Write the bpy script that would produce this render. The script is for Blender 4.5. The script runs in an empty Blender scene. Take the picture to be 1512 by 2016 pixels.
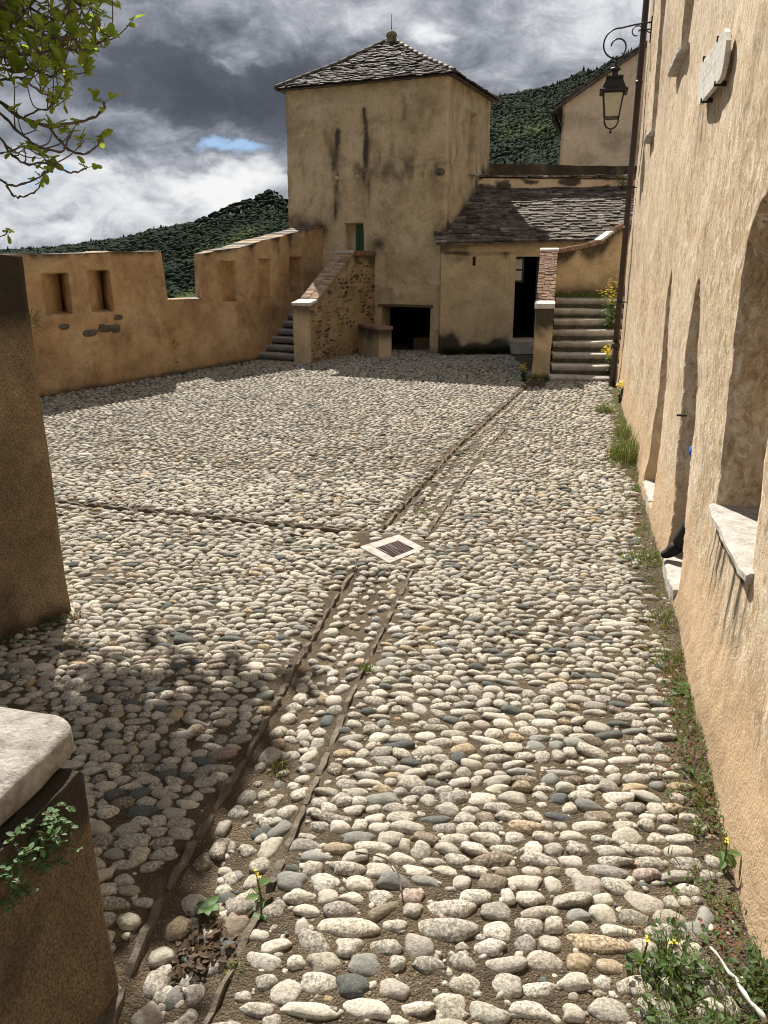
import bpy, math, random
import numpy as np
from mathutils import Vector, Matrix
C = bpy.context.scene.collection
rng = np.random.default_rng(7)
random.seed(7)

# ------------------------------------------------------------------ camera
PITCH = math.radians(17.9); FOC = 1552.0; EYE = 2.4
cam = bpy.data.cameras.new('camera'); camo = bpy.data.objects.new('camera', cam); C.objects.link(camo)
camo.location = (0, 0, EYE); camo.rotation_euler = (math.pi/2 - PITCH, 0, 0)
cam.sensor_fit = 'VERTICAL'; cam.angle_y = 2*math.atan(1008/FOC)
cam.clip_start = 0.05; cam.clip_end = 20000
bpy.context.scene.camera = camo

# ------------------------------------------------------------------ sun, exposure
SUN = Vector((-0.64, 2.2, 2.5)).normalized()
sl = bpy.data.lights.new('sun', 'SUN'); so = bpy.data.objects.new('sun', sl); C.objects.link(so)
sl.energy = 5.0; sl.angle = math.radians(0.55); sl.color = (1.0, 0.93, 0.82)
so.rotation_euler = SUN.to_track_quat('Z', 'Y').to_euler(); so.location = (0, 0, 60)
vs = bpy.context.scene.view_settings
bpy.context.scene.cycles.filter_width = 1.1
vs.view_transform = 'Standard'; vs.look = 'None'; vs.exposure = 0.92; vs.gamma = 1.0; vs.use_curve_mapping = False

# ------------------------------------------------------------------ node helper
class NT:
    def __init__(s, tree): s.t = tree; s.n = tree.nodes; s.l = tree.links
    def add(s, typ, **kw):
        nd = s.n.new(typ)
        for k, v in kw.items(): setattr(nd, k, v)
        return nd
    def put(s, sock, v):
        if v is None: return
        if isinstance(v, bpy.types.NodeSocket): s.l.new(v, sock)
        else:
            if sock.type == 'RGBA' and len(v) == 3: v = (*v, 1)
            sock.default_value = v
    def math(s, op, a, b=None, c=None, clamp=False):
        nd = s.add('ShaderNodeMath', operation=op, use_clamp=clamp)
        for i, v in enumerate((a, b, c)): s.put(nd.inputs[i], v)
        return nd.outputs[0]
    def mix(s, f, a, b, blend='MIX'):
        nd = s.add('ShaderNodeMix', data_type='RGBA', blend_type=blend)
        s.put(nd.inputs[0], f); s.put(nd.inputs[6], a); s.put(nd.inputs[7], b)
        return nd.outputs[2]
    def noise(s, vec, scale, detail=4, rough=0.55, dist=0.0, out=0):
        nd = s.add('ShaderNodeTexNoise'); s.put(nd.inputs['Vector'], vec)
        nd.inputs['Scale'].default_value = scale; nd.inputs['Detail'].default_value = detail
        nd.inputs['Roughness'].default_value = rough; nd.inputs['Distortion'].default_value = dist
        return nd.outputs[out]
    def voro(s, vec, scale, feature='F1', out=0, rnd=1.0):
        nd = s.add('ShaderNodeTexVoronoi', feature=feature); s.put(nd.inputs['Vector'], vec)
        nd.inputs['Scale'].default_value = scale; nd.inputs['Randomness'].default_value = rnd
        return nd.outputs[out]
    def ramp(s, f, stops, interp='LINEAR'):
        nd = s.add('ShaderNodeValToRGB'); s.put(nd.inputs[0], f); r = nd.color_ramp; r.interpolation = interp
        while len(r.elements) < len(stops): r.elements.new(0.5)
        for e, (p, c) in zip(r.elements, stops):
            e.position = p; e.color = (c, c, c, 1) if isinstance(c, (int, float)) else (*c, 1)
        return nd.outputs[0]
    def step(s, f, a, b):
        nd = s.add('ShaderNodeMapRange', interpolation_type='SMOOTHSTEP'); s.put(nd.inputs[0], f)
        nd.inputs[1].default_value = a; nd.inputs[2].default_value = b
        return nd.outputs[0]
    def scale(s, vec, v):
        nd = s.add('ShaderNodeMapping'); s.put(nd.inputs[0], vec); nd.inputs['Scale'].default_value = v
        return nd.outputs[0]
    def bump(s, h, strength, dist, normal=None):
        nd = s.add('ShaderNodeBump'); s.put(nd.inputs['Height'], h); nd.inputs['Strength'].default_value = strength
        nd.inputs['Distance'].default_value = dist; s.put(nd.inputs['Normal'], normal)
        return nd.outputs[0]
    def attr(s, name, out=0): return s.add('ShaderNodeAttribute', attribute_name=name).outputs[out]
    def pos(s): return s.add('ShaderNodeNewGeometry').outputs['Position']

def material(name):
    m = bpy.data.materials.new(name); m.use_nodes = True
    k = NT(m.node_tree); b = k.n['Principled BSDF']
    b.inputs['Roughness'].default_value = 0.9; b.inputs['Specular IOR Level'].default_value = 0.25
    return m, k, b

# ------------------------------------------------------------------ sky with broken cloud
W = bpy.data.worlds.new('World'); bpy.context.scene.world = W; W.use_nodes = True
k = NT(W.node_tree); bg = k.n['Background']
sky = k.add('ShaderNodeTexSky', sky_type='NISHITA'); sky.sun_disc = False
sky.sun_elevation = math.asin(SUN.z); sky.sun_rotation = math.atan2(SUN.x, SUN.y)
sky.air_density = 1.0; sky.dust_density = 0.6; sky.ozone_density = 2.0
gv = k.add('ShaderNodeTexCoord').outputs['Generated']
sx = k.add('ShaderNodeSeparateXYZ'); k.put(sx.inputs[0], gv)
az = k.math('ARCTAN2', sx.outputs[0], sx.outputs[1]); el = k.math('ARCSINE', sx.outputs[2])
cz = k.add('ShaderNodeCombineXYZ'); k.put(cz.inputs[0], az); k.put(cz.inputs[1], k.math('MULTIPLY', el, 1.7)); cvec = cz.outputs[0]
wn = k.noise(cvec, 7.0, 5, 0.6, out=1)
ws = k.add('ShaderNodeSeparateColor'); k.put(ws.inputs[0], wn)
azw = k.math('ADD', az, k.math('MULTIPLY', k.math('SUBTRACT', ws.outputs[0], 0.5), 0.20))
elw = k.math('ADD', el, k.math('MULTIPLY', k.math('SUBTRACT', ws.outputs[1], 0.5), 0.11))
def blob(a, e, sa, se, warp=True):          # soft cloud mass at a heading and a height above the horizon (degrees)
    A, E = (azw, elw) if warp else (az, el)
    da = k.math('DIVIDE', k.math('SUBTRACT', A, math.radians(a)), math.radians(sa))
    de = k.math('DIVIDE', k.math('SUBTRACT', E, math.radians(e)), math.radians(se))
    r2 = k.math('ADD', k.math('MULTIPLY', da, da), k.math('MULTIPLY', de, de))
    return k.math('EXPONENT', k.math('MULTIPLY', r2, -1.0))
n1 = k.noise(cvec, 5.0, 9, 0.60, 0.4)
n2 = k.noise(cvec, 17.0, 10, 0.68, 0.5)
val = k.math('ADD', 0.555, k.math('MULTIPLY', k.math('SUBTRACT', n1, 0.5), 0.95))
val = k.math('ADD', val, k.math('MULTIPLY', k.math('SUBTRACT', n2, 0.5), 0.80))
CL = [(-8.5, 9.8, 10, 3.3, -0.42), (-11, 8.9, 4.5, 1.6, -0.12), (2, 9.0, 7, 2.2, -0.22), (-20, 12.0, 7, 3, -0.10), (-3, 15.5, 8, 2.0, 0.12),
      (-16, 8.2, 3.2, 0.9, 0.22), (-20, 6.6, 5.5, 0.9, -0.16), (-12, 7.3, 3.5, 0.8, 0.22), (-17, 6.2, 6, 0.8, -0.12), (-9.5, 4.6, 4.2, 1.1, 0.46), (-18, 3.2, 9, 1.8, 0.26), (-23, 5.4, 3, 1.0, 0.18),
      (3.6, 13.6, 1.6, 0.7, 0.38), (-0.8, 11.8, 1.3, 0.6, 0.32), (13, 13.2, 3.6, 1.2, 0.24), (8.0, 11.2, 5.5, 1.1, 0.16), (8, 15, 8, 2, 0.10), (18, 15, 5, 2.2, 0.14),
      (-21, 3.3, 2.2, 0.45, -0.22), (-14.5, 3.6, 2.5, 0.4, -0.16), (-18.5, 4.8, 2.0, 0.5, 0.2), (-7.6, 12.3, 1.1, 0.7, 0.25), (-9.2, 11.9, 0.9, 0.25, 0.25)]
for a, e, sa, se, w in CL: val = k.math('ADD', val, k.math('MULTIPLY', blob(a, e, sa, se), w))
cloud = k.ramp(val, [(0.0, (0.085, 0.095, 0.118)), (0.28, (0.125, 0.14, 0.172)), (0.46, (0.24, 0.26, 0.305)), (0.64, (0.44, 0.46, 0.51)), (0.82, (0.76, 0.78, 0.81)), (1.0, (0.98, 0.98, 0.98))])
hole = k.math('ADD', blob(-10.9, 6.35, 2.3, 0.55), k.math('MULTIPLY', blob(-22.6, 4.6, 1.6, 0.35), 0.75))
hole = k.math('ADD', hole, k.math('MULTIPLY', k.math('SUBTRACT', n2, 0.5), 0.6))
hole = k.step(hole, 0.25, 1.0)
blue = k.mix(0.45, sky.outputs[0], (1.6, 3.9, 8.6))
cl10 = k.mix(1.0, cloud, (10, 10, 10), 'MULTIPLY')
k.put(bg.inputs[0], k.mix(hole, cl10, blue)); bg.inputs[1].default_value = 0.050

# ------------------------------------------------------------------ geometry helpers
CP, SP = math.cos(PITCH), math.sin(PITCH)
def at(px, py, z=0.0):                       # the point of the level z that shows at a place in the photograph
    a, b = (px-756)/FOC, (1008-py)/FOC
    d = (a, CP+b*SP, -SP+b*CP); t = (z-EYE)/d[2]
    return np.array((d[0]*t, d[1]*t, z))
def atY(px, py, Y):                          # the same at the distance Y
    a, b = (px-756)/FOC, (1008-py)/FOC
    d = (a, CP+b*SP, -SP+b*CP); t = Y/d[1]
    return np.array((d[0]*t, Y, EYE+d[2]*t))
def h3(i, j, l, seed):
    n = (i*374761393 + j*668265263 + l*2147483647 + seed*1274126177) & 0xFFFFFFFF
    n = ((n ^ (n >> 13))*1274126177) & 0xFFFFFFFF
    return ((n ^ (n >> 16)) & 0xFFFF)/65535.0
def vn(p, seed=0):
    p = np.asarray(p, float); i = np.floor(p).astype(np.int64); f = p-i; f = f*f*(3-2*f); r = 0
    for dx in (0, 1):
        for dy in (0, 1):
            for dz in (0, 1):
                w = (f[..., 0] if dx else 1-f[..., 0])*(f[..., 1] if dy else 1-f[..., 1])*(f[..., 2] if dz else 1-f[..., 2])
                r = r + w*h3(i[..., 0]+dx, i[..., 1]+dy, i[..., 2]+dz, seed)
    return r-0.5
def fbm(p, seed=0, o=4):
    p = np.asarray(p, float); r = 0; a = 1.0
    for q in range(o): r = r + a*vn(p*2**q+q*17.3, seed+q); a *= 0.5
    return r
def n2d(x, y, seed=0, o=3): return fbm(np.stack([x, y, np.zeros_like(x)], -1), seed, o)
def sm(x, a, b): t = np.clip((x-a)/(b-a), 0, 1); return t*t*(3-2*t)

WL = {}
def emp(name, loc, label, cat, group=None):
    o = bpy.data.objects.new(name, None); C.objects.link(o); o.location = loc; o.empty_display_size = 0.2
    WL[o.name] = np.array(loc, float); tag(o, label, cat, group); return o
def tag(o, label, cat, group=None):
    o['label'] = label; o['category'] = cat
    if group: o['group'] = group
    return o
def mk(name, V, F, mat, parent=None, loc=None, smooth=False, attrs=None, kind=None, label=None):
    """one mesh object from world coordinates; F: list of faces or an int array of equal faces"""
    V = np.asarray(V, float).reshape(-1, 3)
    base = WL[parent.name] if parent is not None else (np.array(loc, float) if loc is not None else np.zeros(3))
    me = bpy.data.meshes.new(name)
    if isinstance(F, np.ndarray):
        nf, q = F.shape
        me.vertices.add(len(V)); me.vertices.foreach_set('co', (V-base).astype(np.float32).ravel())
        me.loops.add(nf*q); me.loops.foreach_set('vertex_index', F.astype(np.int32).ravel())
        me.polygons.add(nf); me.polygons.foreach_set('loop_start', np.arange(0, nf*q, q, dtype=np.int32))
        me.update(calc_edges=True)
    else:
        me.from_pydata([tuple(v) for v in (V-base)], [], [tuple(int(i) for i in f) for f in F]); me.update()
    if smooth is True: me.polygons.foreach_set('use_smooth', np.ones(len(me.polygons), bool))
    elif smooth is not False: me.polygons.foreach_set('use_smooth', np.asarray(smooth, bool))
    for an, av in (attrs or {}).items():
        av = np.asarray(av, float)
        if av.ndim == 1:
            a = me.attributes.new(an, 'FLOAT', 'POINT'); a.data.foreach_set('value', av.astype(np.float32))
        else:
            a = me.attributes.new(an, 'FLOAT_COLOR', 'POINT')
            a.data.foreach_set('color', np.concatenate([av, np.ones((len(av), 1))], 1).astype(np.float32).ravel())
    for m in (mat if isinstance(mat, (list, tuple)) else [mat]): me.materials.append(m)
    o = bpy.data.objects.new(name, me); C.objects.link(o)
    if parent is not None: o.parent = parent
    else: o.location = base
    WL[o.name] = base
    if kind: o['kind'] = kind
    if label: o['label'] = label
    return o

class MB:                                     # collects pieces of one part
    def __init__(s): s.V = []; s.F = []; s.n = 0; s.S = []; s.col = []
    def add(s, V, F, smooth=False, col=None):
        V = np.asarray(V, float).reshape(-1, 3)
        s.V.append(V); s.F += [tuple(int(i)+s.n for i in f) for f in F]; s.n += len(V); s.S += [smooth]*len(F)
        s.col.append(np.tile(col if col is not None else (1, 1, 1), (len(V), 1))); return s
    def box(s, c, size, rz=0.0, M=None, jit=0.0, col=None, bev=0.0):
        x, y, z = np.array(size)/2
        P = np.array([(a*x, b*y, d*z) for d in (-1, 1) for b in (-1, 1) for a in (-1, 1)])
        if bev > 0:                            # chamfered box: 24 points
            P2 = []; idx = {}
            for i, p in enumerate(P):
                for ax in range(3):
                    q = p.copy()
                    for o in range(3):
                        if o != ax: q[o] -= np.sign(p[o])*bev
                    idx[(i, ax)] = len(P2); P2.append(q)
            F = []
            for ax, quads in ((0, ((0, 4, 6, 2), (1, 3, 7, 5))), (1, ((0, 1, 5, 4), (2, 6, 7, 3))), (2, ((0, 2, 3, 1), (4, 5, 7, 6)))):
                for qd in quads: F.append([idx[(i, ax)] for i in qd])
            for i in range(8):
                for j in range(i+1, 8):
                    dif = [o for o in range(3) if P[i][o] != P[j][o]]
                    if len(dif) == 1:
                        a, b = [o for o in range(3) if o != dif[0]]
                        F.append([idx[(i, a)], idx[(j, a)], idx[(j, b)], idx[(i, b)]])
            for i in range(8): F.append([idx[(i, 0)], idx[(i, 1)], idx[(i, 2)]])
            P = np.array(P2)
        else: F = [(0, 2, 3, 1), (4, 5, 7, 6), (0, 1, 5, 4), (2, 6, 7, 3), (0, 4, 6, 2), (1, 3, 7, 5)]
        if jit: P = P + rng.uniform(-jit, jit, P.shape)
        if M is not None: P = P @ np.array(M).T
        elif rz:
            cc, ss = math.cos(rz), math.sin(rz); P = P @ np.array([[cc, ss, 0], [-ss, cc, 0], [0, 0, 1]])
        return s.add(P+np.array(c), F, False, col)
    def tube(s, pts, rad, n=8, cap=True, col=None):
        pts = np.asarray(pts, float); m = len(pts); rad = np.broadcast_to(rad, m)
        T = np.gradient(pts, axis=0); T /= np.linalg.norm(T, axis=1)[:, None]+1e-9
        a = np.array((0, 0, 1.0)) if abs(T[0][2]) < 0.9 else np.array((1.0, 0, 0))
        N = np.cross(T[0], a); N /= np.linalg.norm(N); V = []
        th = np.linspace(0, 2*math.pi, n, endpoint=False)
        for i in range(m):
            N = N-T[i]*np.dot(N, T[i]); N /= np.linalg.norm(N)+1e-9; Bn = np.cross(T[i], N)
            V.append(pts[i]+rad[i]*(np.cos(th)[:, None]*N+np.sin(th)[:, None]*Bn))
        F = [(i*n+j, i*n+(j+1) % n, (i+1)*n+(j+1) % n, (i+1)*n+j) for i in range(m-1) for j in range(n)]
        if cap: F += [tuple(range(n-1, -1, -1)), tuple((m-1)*n+j for j in range(n))]
        return s.add(np.concatenate(V), F, True, col)
    def lathe(s, c, prof, n=16, sq=False, rz=0.0):
        th = np.linspace(0, 2*math.pi, n, endpoint=False)+rz
        V = [np.array([(c[0]+r*math.cos(t), c[1]+r*math.sin(t), c[2]+z) for t in th]) for r, z in prof]; m = len(prof)
        F = [(i*n+j, i*n+(j+1) % n, (i+1)*n+(j+1) % n, (i+1)*n+j) for i in range(m-1) for j in range(n)]
        F += [tuple(range(n-1, -1, -1)), tuple((m-1)*n+j for j in range(n))]
        return s.add(np.concatenate(V), F, not sq)
    def build(s, name, mat, parent=None, loc=None, kind=None, smooth=None, colors=False, label=None):
        V = np.concatenate(s.V)
        return mk(name, V, s.F, mat, parent, loc, s.S if smooth is None else smooth, {'col': np.concatenate(s.col)} if colors else None, kind, label)

def slab(P, Q, z0, top, thick, us, zs, off=None, hole=None, stain_tone=None, skew=None):
    """a plastered wall: rough front from P to Q (seen from the right-hand side), flat back `thick` behind it"""
    P = np.array(P, float); Q = np.array(Q, float); L = np.linalg.norm(Q-P); d = (Q-P)/L; nrm = np.array((d[1], -d[0]))
    us = np.unique(np.round(us, 4)); zs = np.unique(np.round(zs, 4)); nu, nz = len(us), len(zs)
    U, Z = np.meshgrid(us, zs, indexing='ij'); T = top(U) if callable(top) else np.full_like(U, top)
    Zc = np.minimum(Z, T); o = off(U, Zc) if off is not None else np.zeros_like(U)
    U0 = U; Ub = U
    if skew is not None: k_ = skew(U, Zc); Ub = U+k_*thick; U = U+k_*np.maximum(o-0.03, 0)
    X = P[0]+d[0]*U-nrm[0]*o; Y = P[1]+d[1]*U-nrm[1]*o
    Vf = np.stack([X, Y, Zc], -1).reshape(-1, 3)
    Vb = np.stack([P[0]+d[0]*Ub-nrm[0]*thick, P[1]+d[1]*Ub-nrm[1]*thick, Zc], -1).reshape(-1, 3); U = U0
    i, j = np.meshgrid(np.arange(nu-1), np.arange(nz-1), indexing='ij')
    keep = ~((Zc[:-1, :-1] >= T[:-1, :-1]-1e-6) & (Zc[1:, :-1] >= T[1:, :-1]-1e-6))
    if hole is not None: keep &= ~hole((U[:-1, :-1]+U[1:, 1:])/2, (Z[:-1, :-1]+Z[1:, 1:])/2)
    a = (i*nz+j); F = np.stack([a, a+nz, a+nz+1, a+1], -1)[keep]; N = len(Vf)
    kp = np.pad(keep, 1); sides = []
    for (di, dj, e0, e1) in ((-1, 0, 0, 1), (1, 0, nz+1, nz), (0, -1, nz, 0), (0, 1, 1, nz+1)):
        m = keep & ~kp[1+di:nu+di, 1+dj:nz+dj]; b = a[m]
        if dj: sides.append(np.stack([b+e0, b+e1, b+e1+N, b+e0+N], -1) if True else None)
        else: sides.append(np.stack([b+e0, b+e1, b+e1+N, b+e0+N], -1))
    sides = np.concatenate(sides); ns = len(sides)
    # own vertices for the side faces keep the front's edges crisp
    Vall = np.concatenate([Vf, Vb]); sid = sides.ravel(); Vs = Vall[sid]
    back = F[:, ::-1]+N
    Fa = np.concatenate([F, back, np.arange(ns*4).reshape(-1, 4)+2*N]); V = np.concatenate([Vall, Vs])
    st = (stain_tone(U, Zc) if stain_tone is not None else np.zeros_like(U)).ravel(); stf = np.concatenate([st, st])
    att = np.concatenate([stf, stf[sid]])
    smooth = np.concatenate([np.ones(len(F), bool), np.zeros(len(F)+ns, bool)])
    used = np.zeros(len(V), bool); used[Fa.ravel()] = True; rem = np.cumsum(used)-1
    return V[used], rem[Fa], smooth, att[used]
def wall_frame(P, Q):
    P = np.array(P, float); Q = np.array(Q, float); L = np.linalg.norm(Q-P); d = (Q-P)/L; nrm = np.array((d[1], -d[0]))
    def f(u, z, o=0.0): return np.array((P[0]+d[0]*u+nrm[0]*o, P[1]+d[1]*u+nrm[1]*o, z))
    return f, d, nrm, L
def polysdf(U, Z, poly):
    poly = np.array(poly, float); n = len(poly); D = np.full(U.shape, 1e9); ins = np.zeros(U.shape, bool)
    for i in range(n):
        a, b = poly[i], poly[(i+1) % n]; e = b-a; w0, w1 = U-a[0], Z-a[1]
        t = np.clip((w0*e[0]+w1*e[1])/(e@e), 0, 1); D = np.minimum(D, np.hypot(w0-e[0]*t, w1-e[1]*t))
        c = ((a[1] <= Z) != (b[1] <= Z)) & (U < (b[0]-a[0])*(Z-a[1])/(b[1]-a[1]+1e-12)+a[0]); ins ^= c
    return np.where(ins, -D, D)
def boxsdf(U, Z, u0, u1, z0, z1):
    return np.maximum(np.maximum(u0-U, U-u1), np.maximum(z0-Z, Z-z1))
def lines(a, b, step, *dense):
    L = [np.arange(a, b+1e-6, step), [b]]
    for d0, w, s in dense: L.append(np.arange(d0-w, d0+w+1e-6, s))
    x = np.unique(np.round(np.concatenate(L), 4)); x = x[(x >= a) & (x <= b)]
    k = [x[0]]
    for v in x[1:]:
        if v-k[-1] > 0.004: k.append(v)
    k[-1] = b; return np.array(k)
def ico(sub):
    import bmesh
    bm = bmesh.new(); bmesh.ops.create_icosphere(bm, subdivisions=sub, radius=1); bm.verts.ensure_lookup_table()
    V = np.array([v.co[:] for v in bm.verts]); F = np.array([[v.index for v in f.verts] for f in bm.faces]); bm.free()
    return V, F
ICO = {s: ico(s) for s in (1, 2, 3, 4)}

# ------------------------------------------------------------------ materials
def plaster(name, c1, c2, c3, dark=(0.05, 0.042, 0.032), grime=0.5, rough_b=0.5, fine=38.0, patch=0.35, foot=None, patchcol=(0.62, 0.52, 0.4), streak=0.35, lime=0.0, grain=0.0, base=None):
    m, k, b = material(name); p = k.pos()
    big = k.noise(p, 0.55, 6, 0.62, 0.6); mid = k.noise(p, 2.6, 6, 0.65, 0.4); fin = k.noise(p, 17, 5, 0.7)
    col = k.ramp(k.math('ADD', k.math('MULTIPLY', big, 0.6), k.math('MULTIPLY', mid, 0.42)), [(0.40, c1), (0.505, c2), (0.61, c3)])
    col = k.mix(k.math('MULTIPLY', k.step(fin, 0.35, 0.75), 0.28), col, k.mix(1.0, col, (0.55, 0.5, 0.45), 'MULTIPLY'))
    pn = k.noise(p, 1.3, 8, 0.62, 1.2)
    col = k.mix(k.math('MULTIPLY', k.step(pn, 0.60, 0.66), patch), col, patchcol)
    sv = k.scale(p, (5.5, 5.5, 0.5)); sn = k.noise(sv, 1.0, 5, 0.6)
    sc_ = k.noise(p, 4.2, 8, 0.72, 1.0); col = k.mix(k.math('MULTIPLY', k.step(sc_, 0.52, 0.62), 0.38), col, k.mix(1.0, col, (0.66, 0.62, 0.57), 'MULTIPLY'))
    pit = k.math('MULTIPLY', k.step(k.noise(p, fine*1.6, 4, 0.75), 0.60, 0.70), 0.6); col = k.mix(pit, col, k.mix(1.0, col, (0.42, 0.38, 0.34), 'MULTIPLY'))
    if grain > 0:
        gn = k.noise(p, 105, 4, 0.8)
        col = k.mix(k.math('MULTIPLY', k.step(gn, 0.51, 0.57), grain), col, k.mix(1.0, col, (0.40, 0.36, 0.32), 'MULTIPLY'))
        col = k.mix(k.math('MULTIPLY', k.step(gn, 0.46, 0.41), grain*0.8), col, k.mix(1.0, col, (1.75, 1.6, 1.4), 'MULTIPLY'))
    if base is not None:                      # later ochre repair along the foot of the wall, with a ragged upper edge
        sz = k.add('ShaderNodeSeparateXYZ'); k.put(sz.inputs[0], p)
        bz = k.step(k.math('ADD', sz.outputs[2], k.math('MULTIPLY', k.math('SUBTRACT', k.noise(p, 1.7, 7, 0.65), 0.5), 1.5)), 0.75, 0.45)
        col = k.mix(k.math('MULTIPLY', bz, 0.75), col, k.mix(k.noise(p, 6, 5, 0.7), (base[0]*0.75, base[1]*0.72, base[2]*0.7), (base[0]*1.15, base[1]*1.15, base[2]*1.2)))
        lime = k.math('MULTIPLY', k.math('SUBTRACT', 1.0, k.math('MULTIPLY', bz, 0.85)), lime); lime_on = True
    if base is not None or lime > 0:
        ln = k.noise(k.scale(p, (1, 1, 0.55)), 16, 7, 0.75, 0.8); zone = k.step(k.noise(k.scale(p, (1, 1, 0.4)), 1.3, 4, 0.6), 0.42, 0.60)
        col = k.mix(k.math('MULTIPLY', k.step(ln, 0.53, 0.58), k.math('MULTIPLY', lime, k.math('ADD', 0.35, k.math('MULTIPLY', zone, 0.65)))), col, (0.78, 0.71, 0.59))
        col = k.mix(k.math('MULTIPLY', k.step(ln, 0.47, 0.41), k.math('MULTIPLY', lime, 0.85)), col, k.mix(1.0, col, (0.52, 0.44, 0.36), 'MULTIPLY'))
    stn = k.attr('stain_tone', 2)
    g = k.math('MULTIPLY', k.step(k.noise(p, 0.9, 8, 0.70, 0.9), 0.49, 0.66), grime)
    g = k.math('ADD', g, k.math('MULTIPLY', k.step(sn, 0.56, 0.74), streak*0.6))
    st2 = k.math('MULTIPLY', stn, k.math('ADD', 0.45, k.math('MULTIPLY', k.noise(p, 6, 6, 0.7), 1.1)))
    g = k.math('MINIMUM', k.math('ADD', g, st2), 0.93)
    col = k.mix(g, col, k.mix(0.75, col, dark))
    col = k.mix(k.math('MULTIPLY', k.step(st2, 0.3, 1.0), 0.85), col, dark)
    k.put(b.inputs['Base Color'], col)
    f1 = k.noise(p, fine, 6, 0.72); f2 = k.noise(p, fine*0.28, 5, 0.6, 0.6)
    h = k.math('ADD', k.math('MULTIPLY', f1, 0.8), k.math('MULTIPLY', f2, 1.0))
    h = k.math('SUBTRACT', h, k.math('MULTIPLY', k.step(pn, 0.60, 0.64), 0.25))
    k.put(b.inputs['Normal'], k.bump(h, rough_b, 0.05))
    return m
M_house = plaster('right_house_plaster', (0.49, 0.365, 0.23), (0.60, 0.47, 0.32), (0.68, 0.56, 0.42), grime=0.22, rough_b=0.5, fine=75, patch=0.5, patchcol=(0.60, 0.53, 0.43), streak=0.25, lime=0.75, grain=0.25, base=(0.60, 0.435, 0.265))
M_tower = plaster('tower_plaster', (0.43, 0.33, 0.20), (0.58, 0.46, 0.29), (0.68, 0.56, 0.38), grime=0.46, rough_b=0.45, fine=20, patch=0.22, patchcol=(0.5, 0.4, 0.26))
M_annex = plaster('annex_plaster', (0.49, 0.375, 0.23), (0.60, 0.475, 0.30), (0.66, 0.54, 0.36), grime=0.25, rough_b=0.6, fine=18, patch=0.15)
M_curtain = plaster('ochre_plaster', (0.36, 0.225, 0.115), (0.52, 0.34, 0.18), (0.62, 0.45, 0.27), grime=0.42, rough_b=0.4, fine=22, patch=0.4, patchcol=(0.46, 0.3, 0.16))
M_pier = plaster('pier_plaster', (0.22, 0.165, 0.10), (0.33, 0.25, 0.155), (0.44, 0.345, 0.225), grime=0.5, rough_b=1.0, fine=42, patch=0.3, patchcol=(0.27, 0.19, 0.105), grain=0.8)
M_gable = plaster('gable_plaster', (0.70, 0.55, 0.38), (0.80, 0.65, 0.47), (0.83, 0.70, 0.53), grime=0.15, rough_b=0.3, fine=12, patch=0.2)
M_darkwall = plaster('mossy_plaster', (0.022, 0.019, 0.015), (0.045, 0.038, 0.027), (0.13, 0.11, 0.075), grime=0.8, rough_b=0.7, fine=14, patch=0.2, patchcol=(0.2, 0.17, 0.11))

def stone(name, c1, c2, scale=6, dark=(0.09, 0.085, 0.08), bump=0.5, spots=0.4, rough=0.85, col=False):
    m, k, b = material(name); p = k.pos()
    n = k.noise(p, scale, 7, 0.65, 0.4); c = k.ramp(n, [(0.35, c1), (0.62, c2)])
    if col: c = k.mix(1.0, c, k.attr('col'), 'MULTIPLY')
    s = k.math('MULTIPLY', k.step(k.noise(p, scale*3.3, 6, 0.7), 0.54, 0.7), spots)
    k.put(b.inputs['Base Color'], k.mix(s, c, dark)); b.inputs['Roughness'].default_value = rough
    k.put(b.inputs['Normal'], k.bump(k.noise(p, scale*5, 6, 0.7), bump, 0.02)); return m
M_marble = stone('white_marble', (0.50, 0.475, 0.43), (0.68, 0.66, 0.61), 11, (0.2, 0.18, 0.16), 0.5, 0.5)
M_sill = stone('worn_white_sill', (0.38, 0.355, 0.32), (0.60, 0.575, 0.53), 16, (0.15, 0.135, 0.12), 0.8, 0.6)
M_drain = stone('drain_slab', (0.30, 0.285, 0.26), (0.50, 0.48, 0.45), 14, (0.2, 0.18, 0.15), 0.6, 0.55)
M_step = stone('step_stone', (0.34, 0.31, 0.27), (0.52, 0.49, 0.44), 5, (0.06, 0.052, 0.04), 0.5, 0.6)
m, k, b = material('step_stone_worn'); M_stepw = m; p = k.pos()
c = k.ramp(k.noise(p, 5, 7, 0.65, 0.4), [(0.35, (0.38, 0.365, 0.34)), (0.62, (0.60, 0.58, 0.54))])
c = k.mix(k.math('MULTIPLY', k.attr('stain_tone', 2), k.math('ADD', 0.6, k.math('MULTIPLY', k.noise(p, 7, 6, 0.7), 0.6))), c, (0.045, 0.037, 0.027))  # attribute mixes the step colour to a very dark brown
k.put(b.inputs['Base Color'], c); k.put(b.inputs['Normal'], k.bump(k.noise(p, 26, 6, 0.7), 0.5, 0.02))
M_slate = stone('roof_slate', (0.055, 0.048, 0.043), (0.17, 0.15, 0.13), 5, (0.025, 0.023, 0.02), 0.8, 0.5, 0.75, True)
M_brick = stone('old_brick', (0.25, 0.175, 0.13), (0.40, 0.30, 0.23), 9, (0.1, 0.075, 0.055), 0.5, 0.45, 0.9, True)
M_finial = stone('lichened_stone', (0.16, 0.13, 0.075), (0.28, 0.235, 0.15), 10, (0.06, 0.05, 0.035), 0.6, 0.4)
M_darkstone = stone('dark_fieldstone', (0.07, 0.06, 0.05), (0.16, 0.135, 0.11), 8, (0.03, 0.025, 0.02), 0.6, 0.4)
M_strip = stone('slate_edging', (0.11, 0.09, 0.07), (0.21, 0.18, 0.145), 14, (0.05, 0.042, 0.033), 0.8, 0.5)

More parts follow.
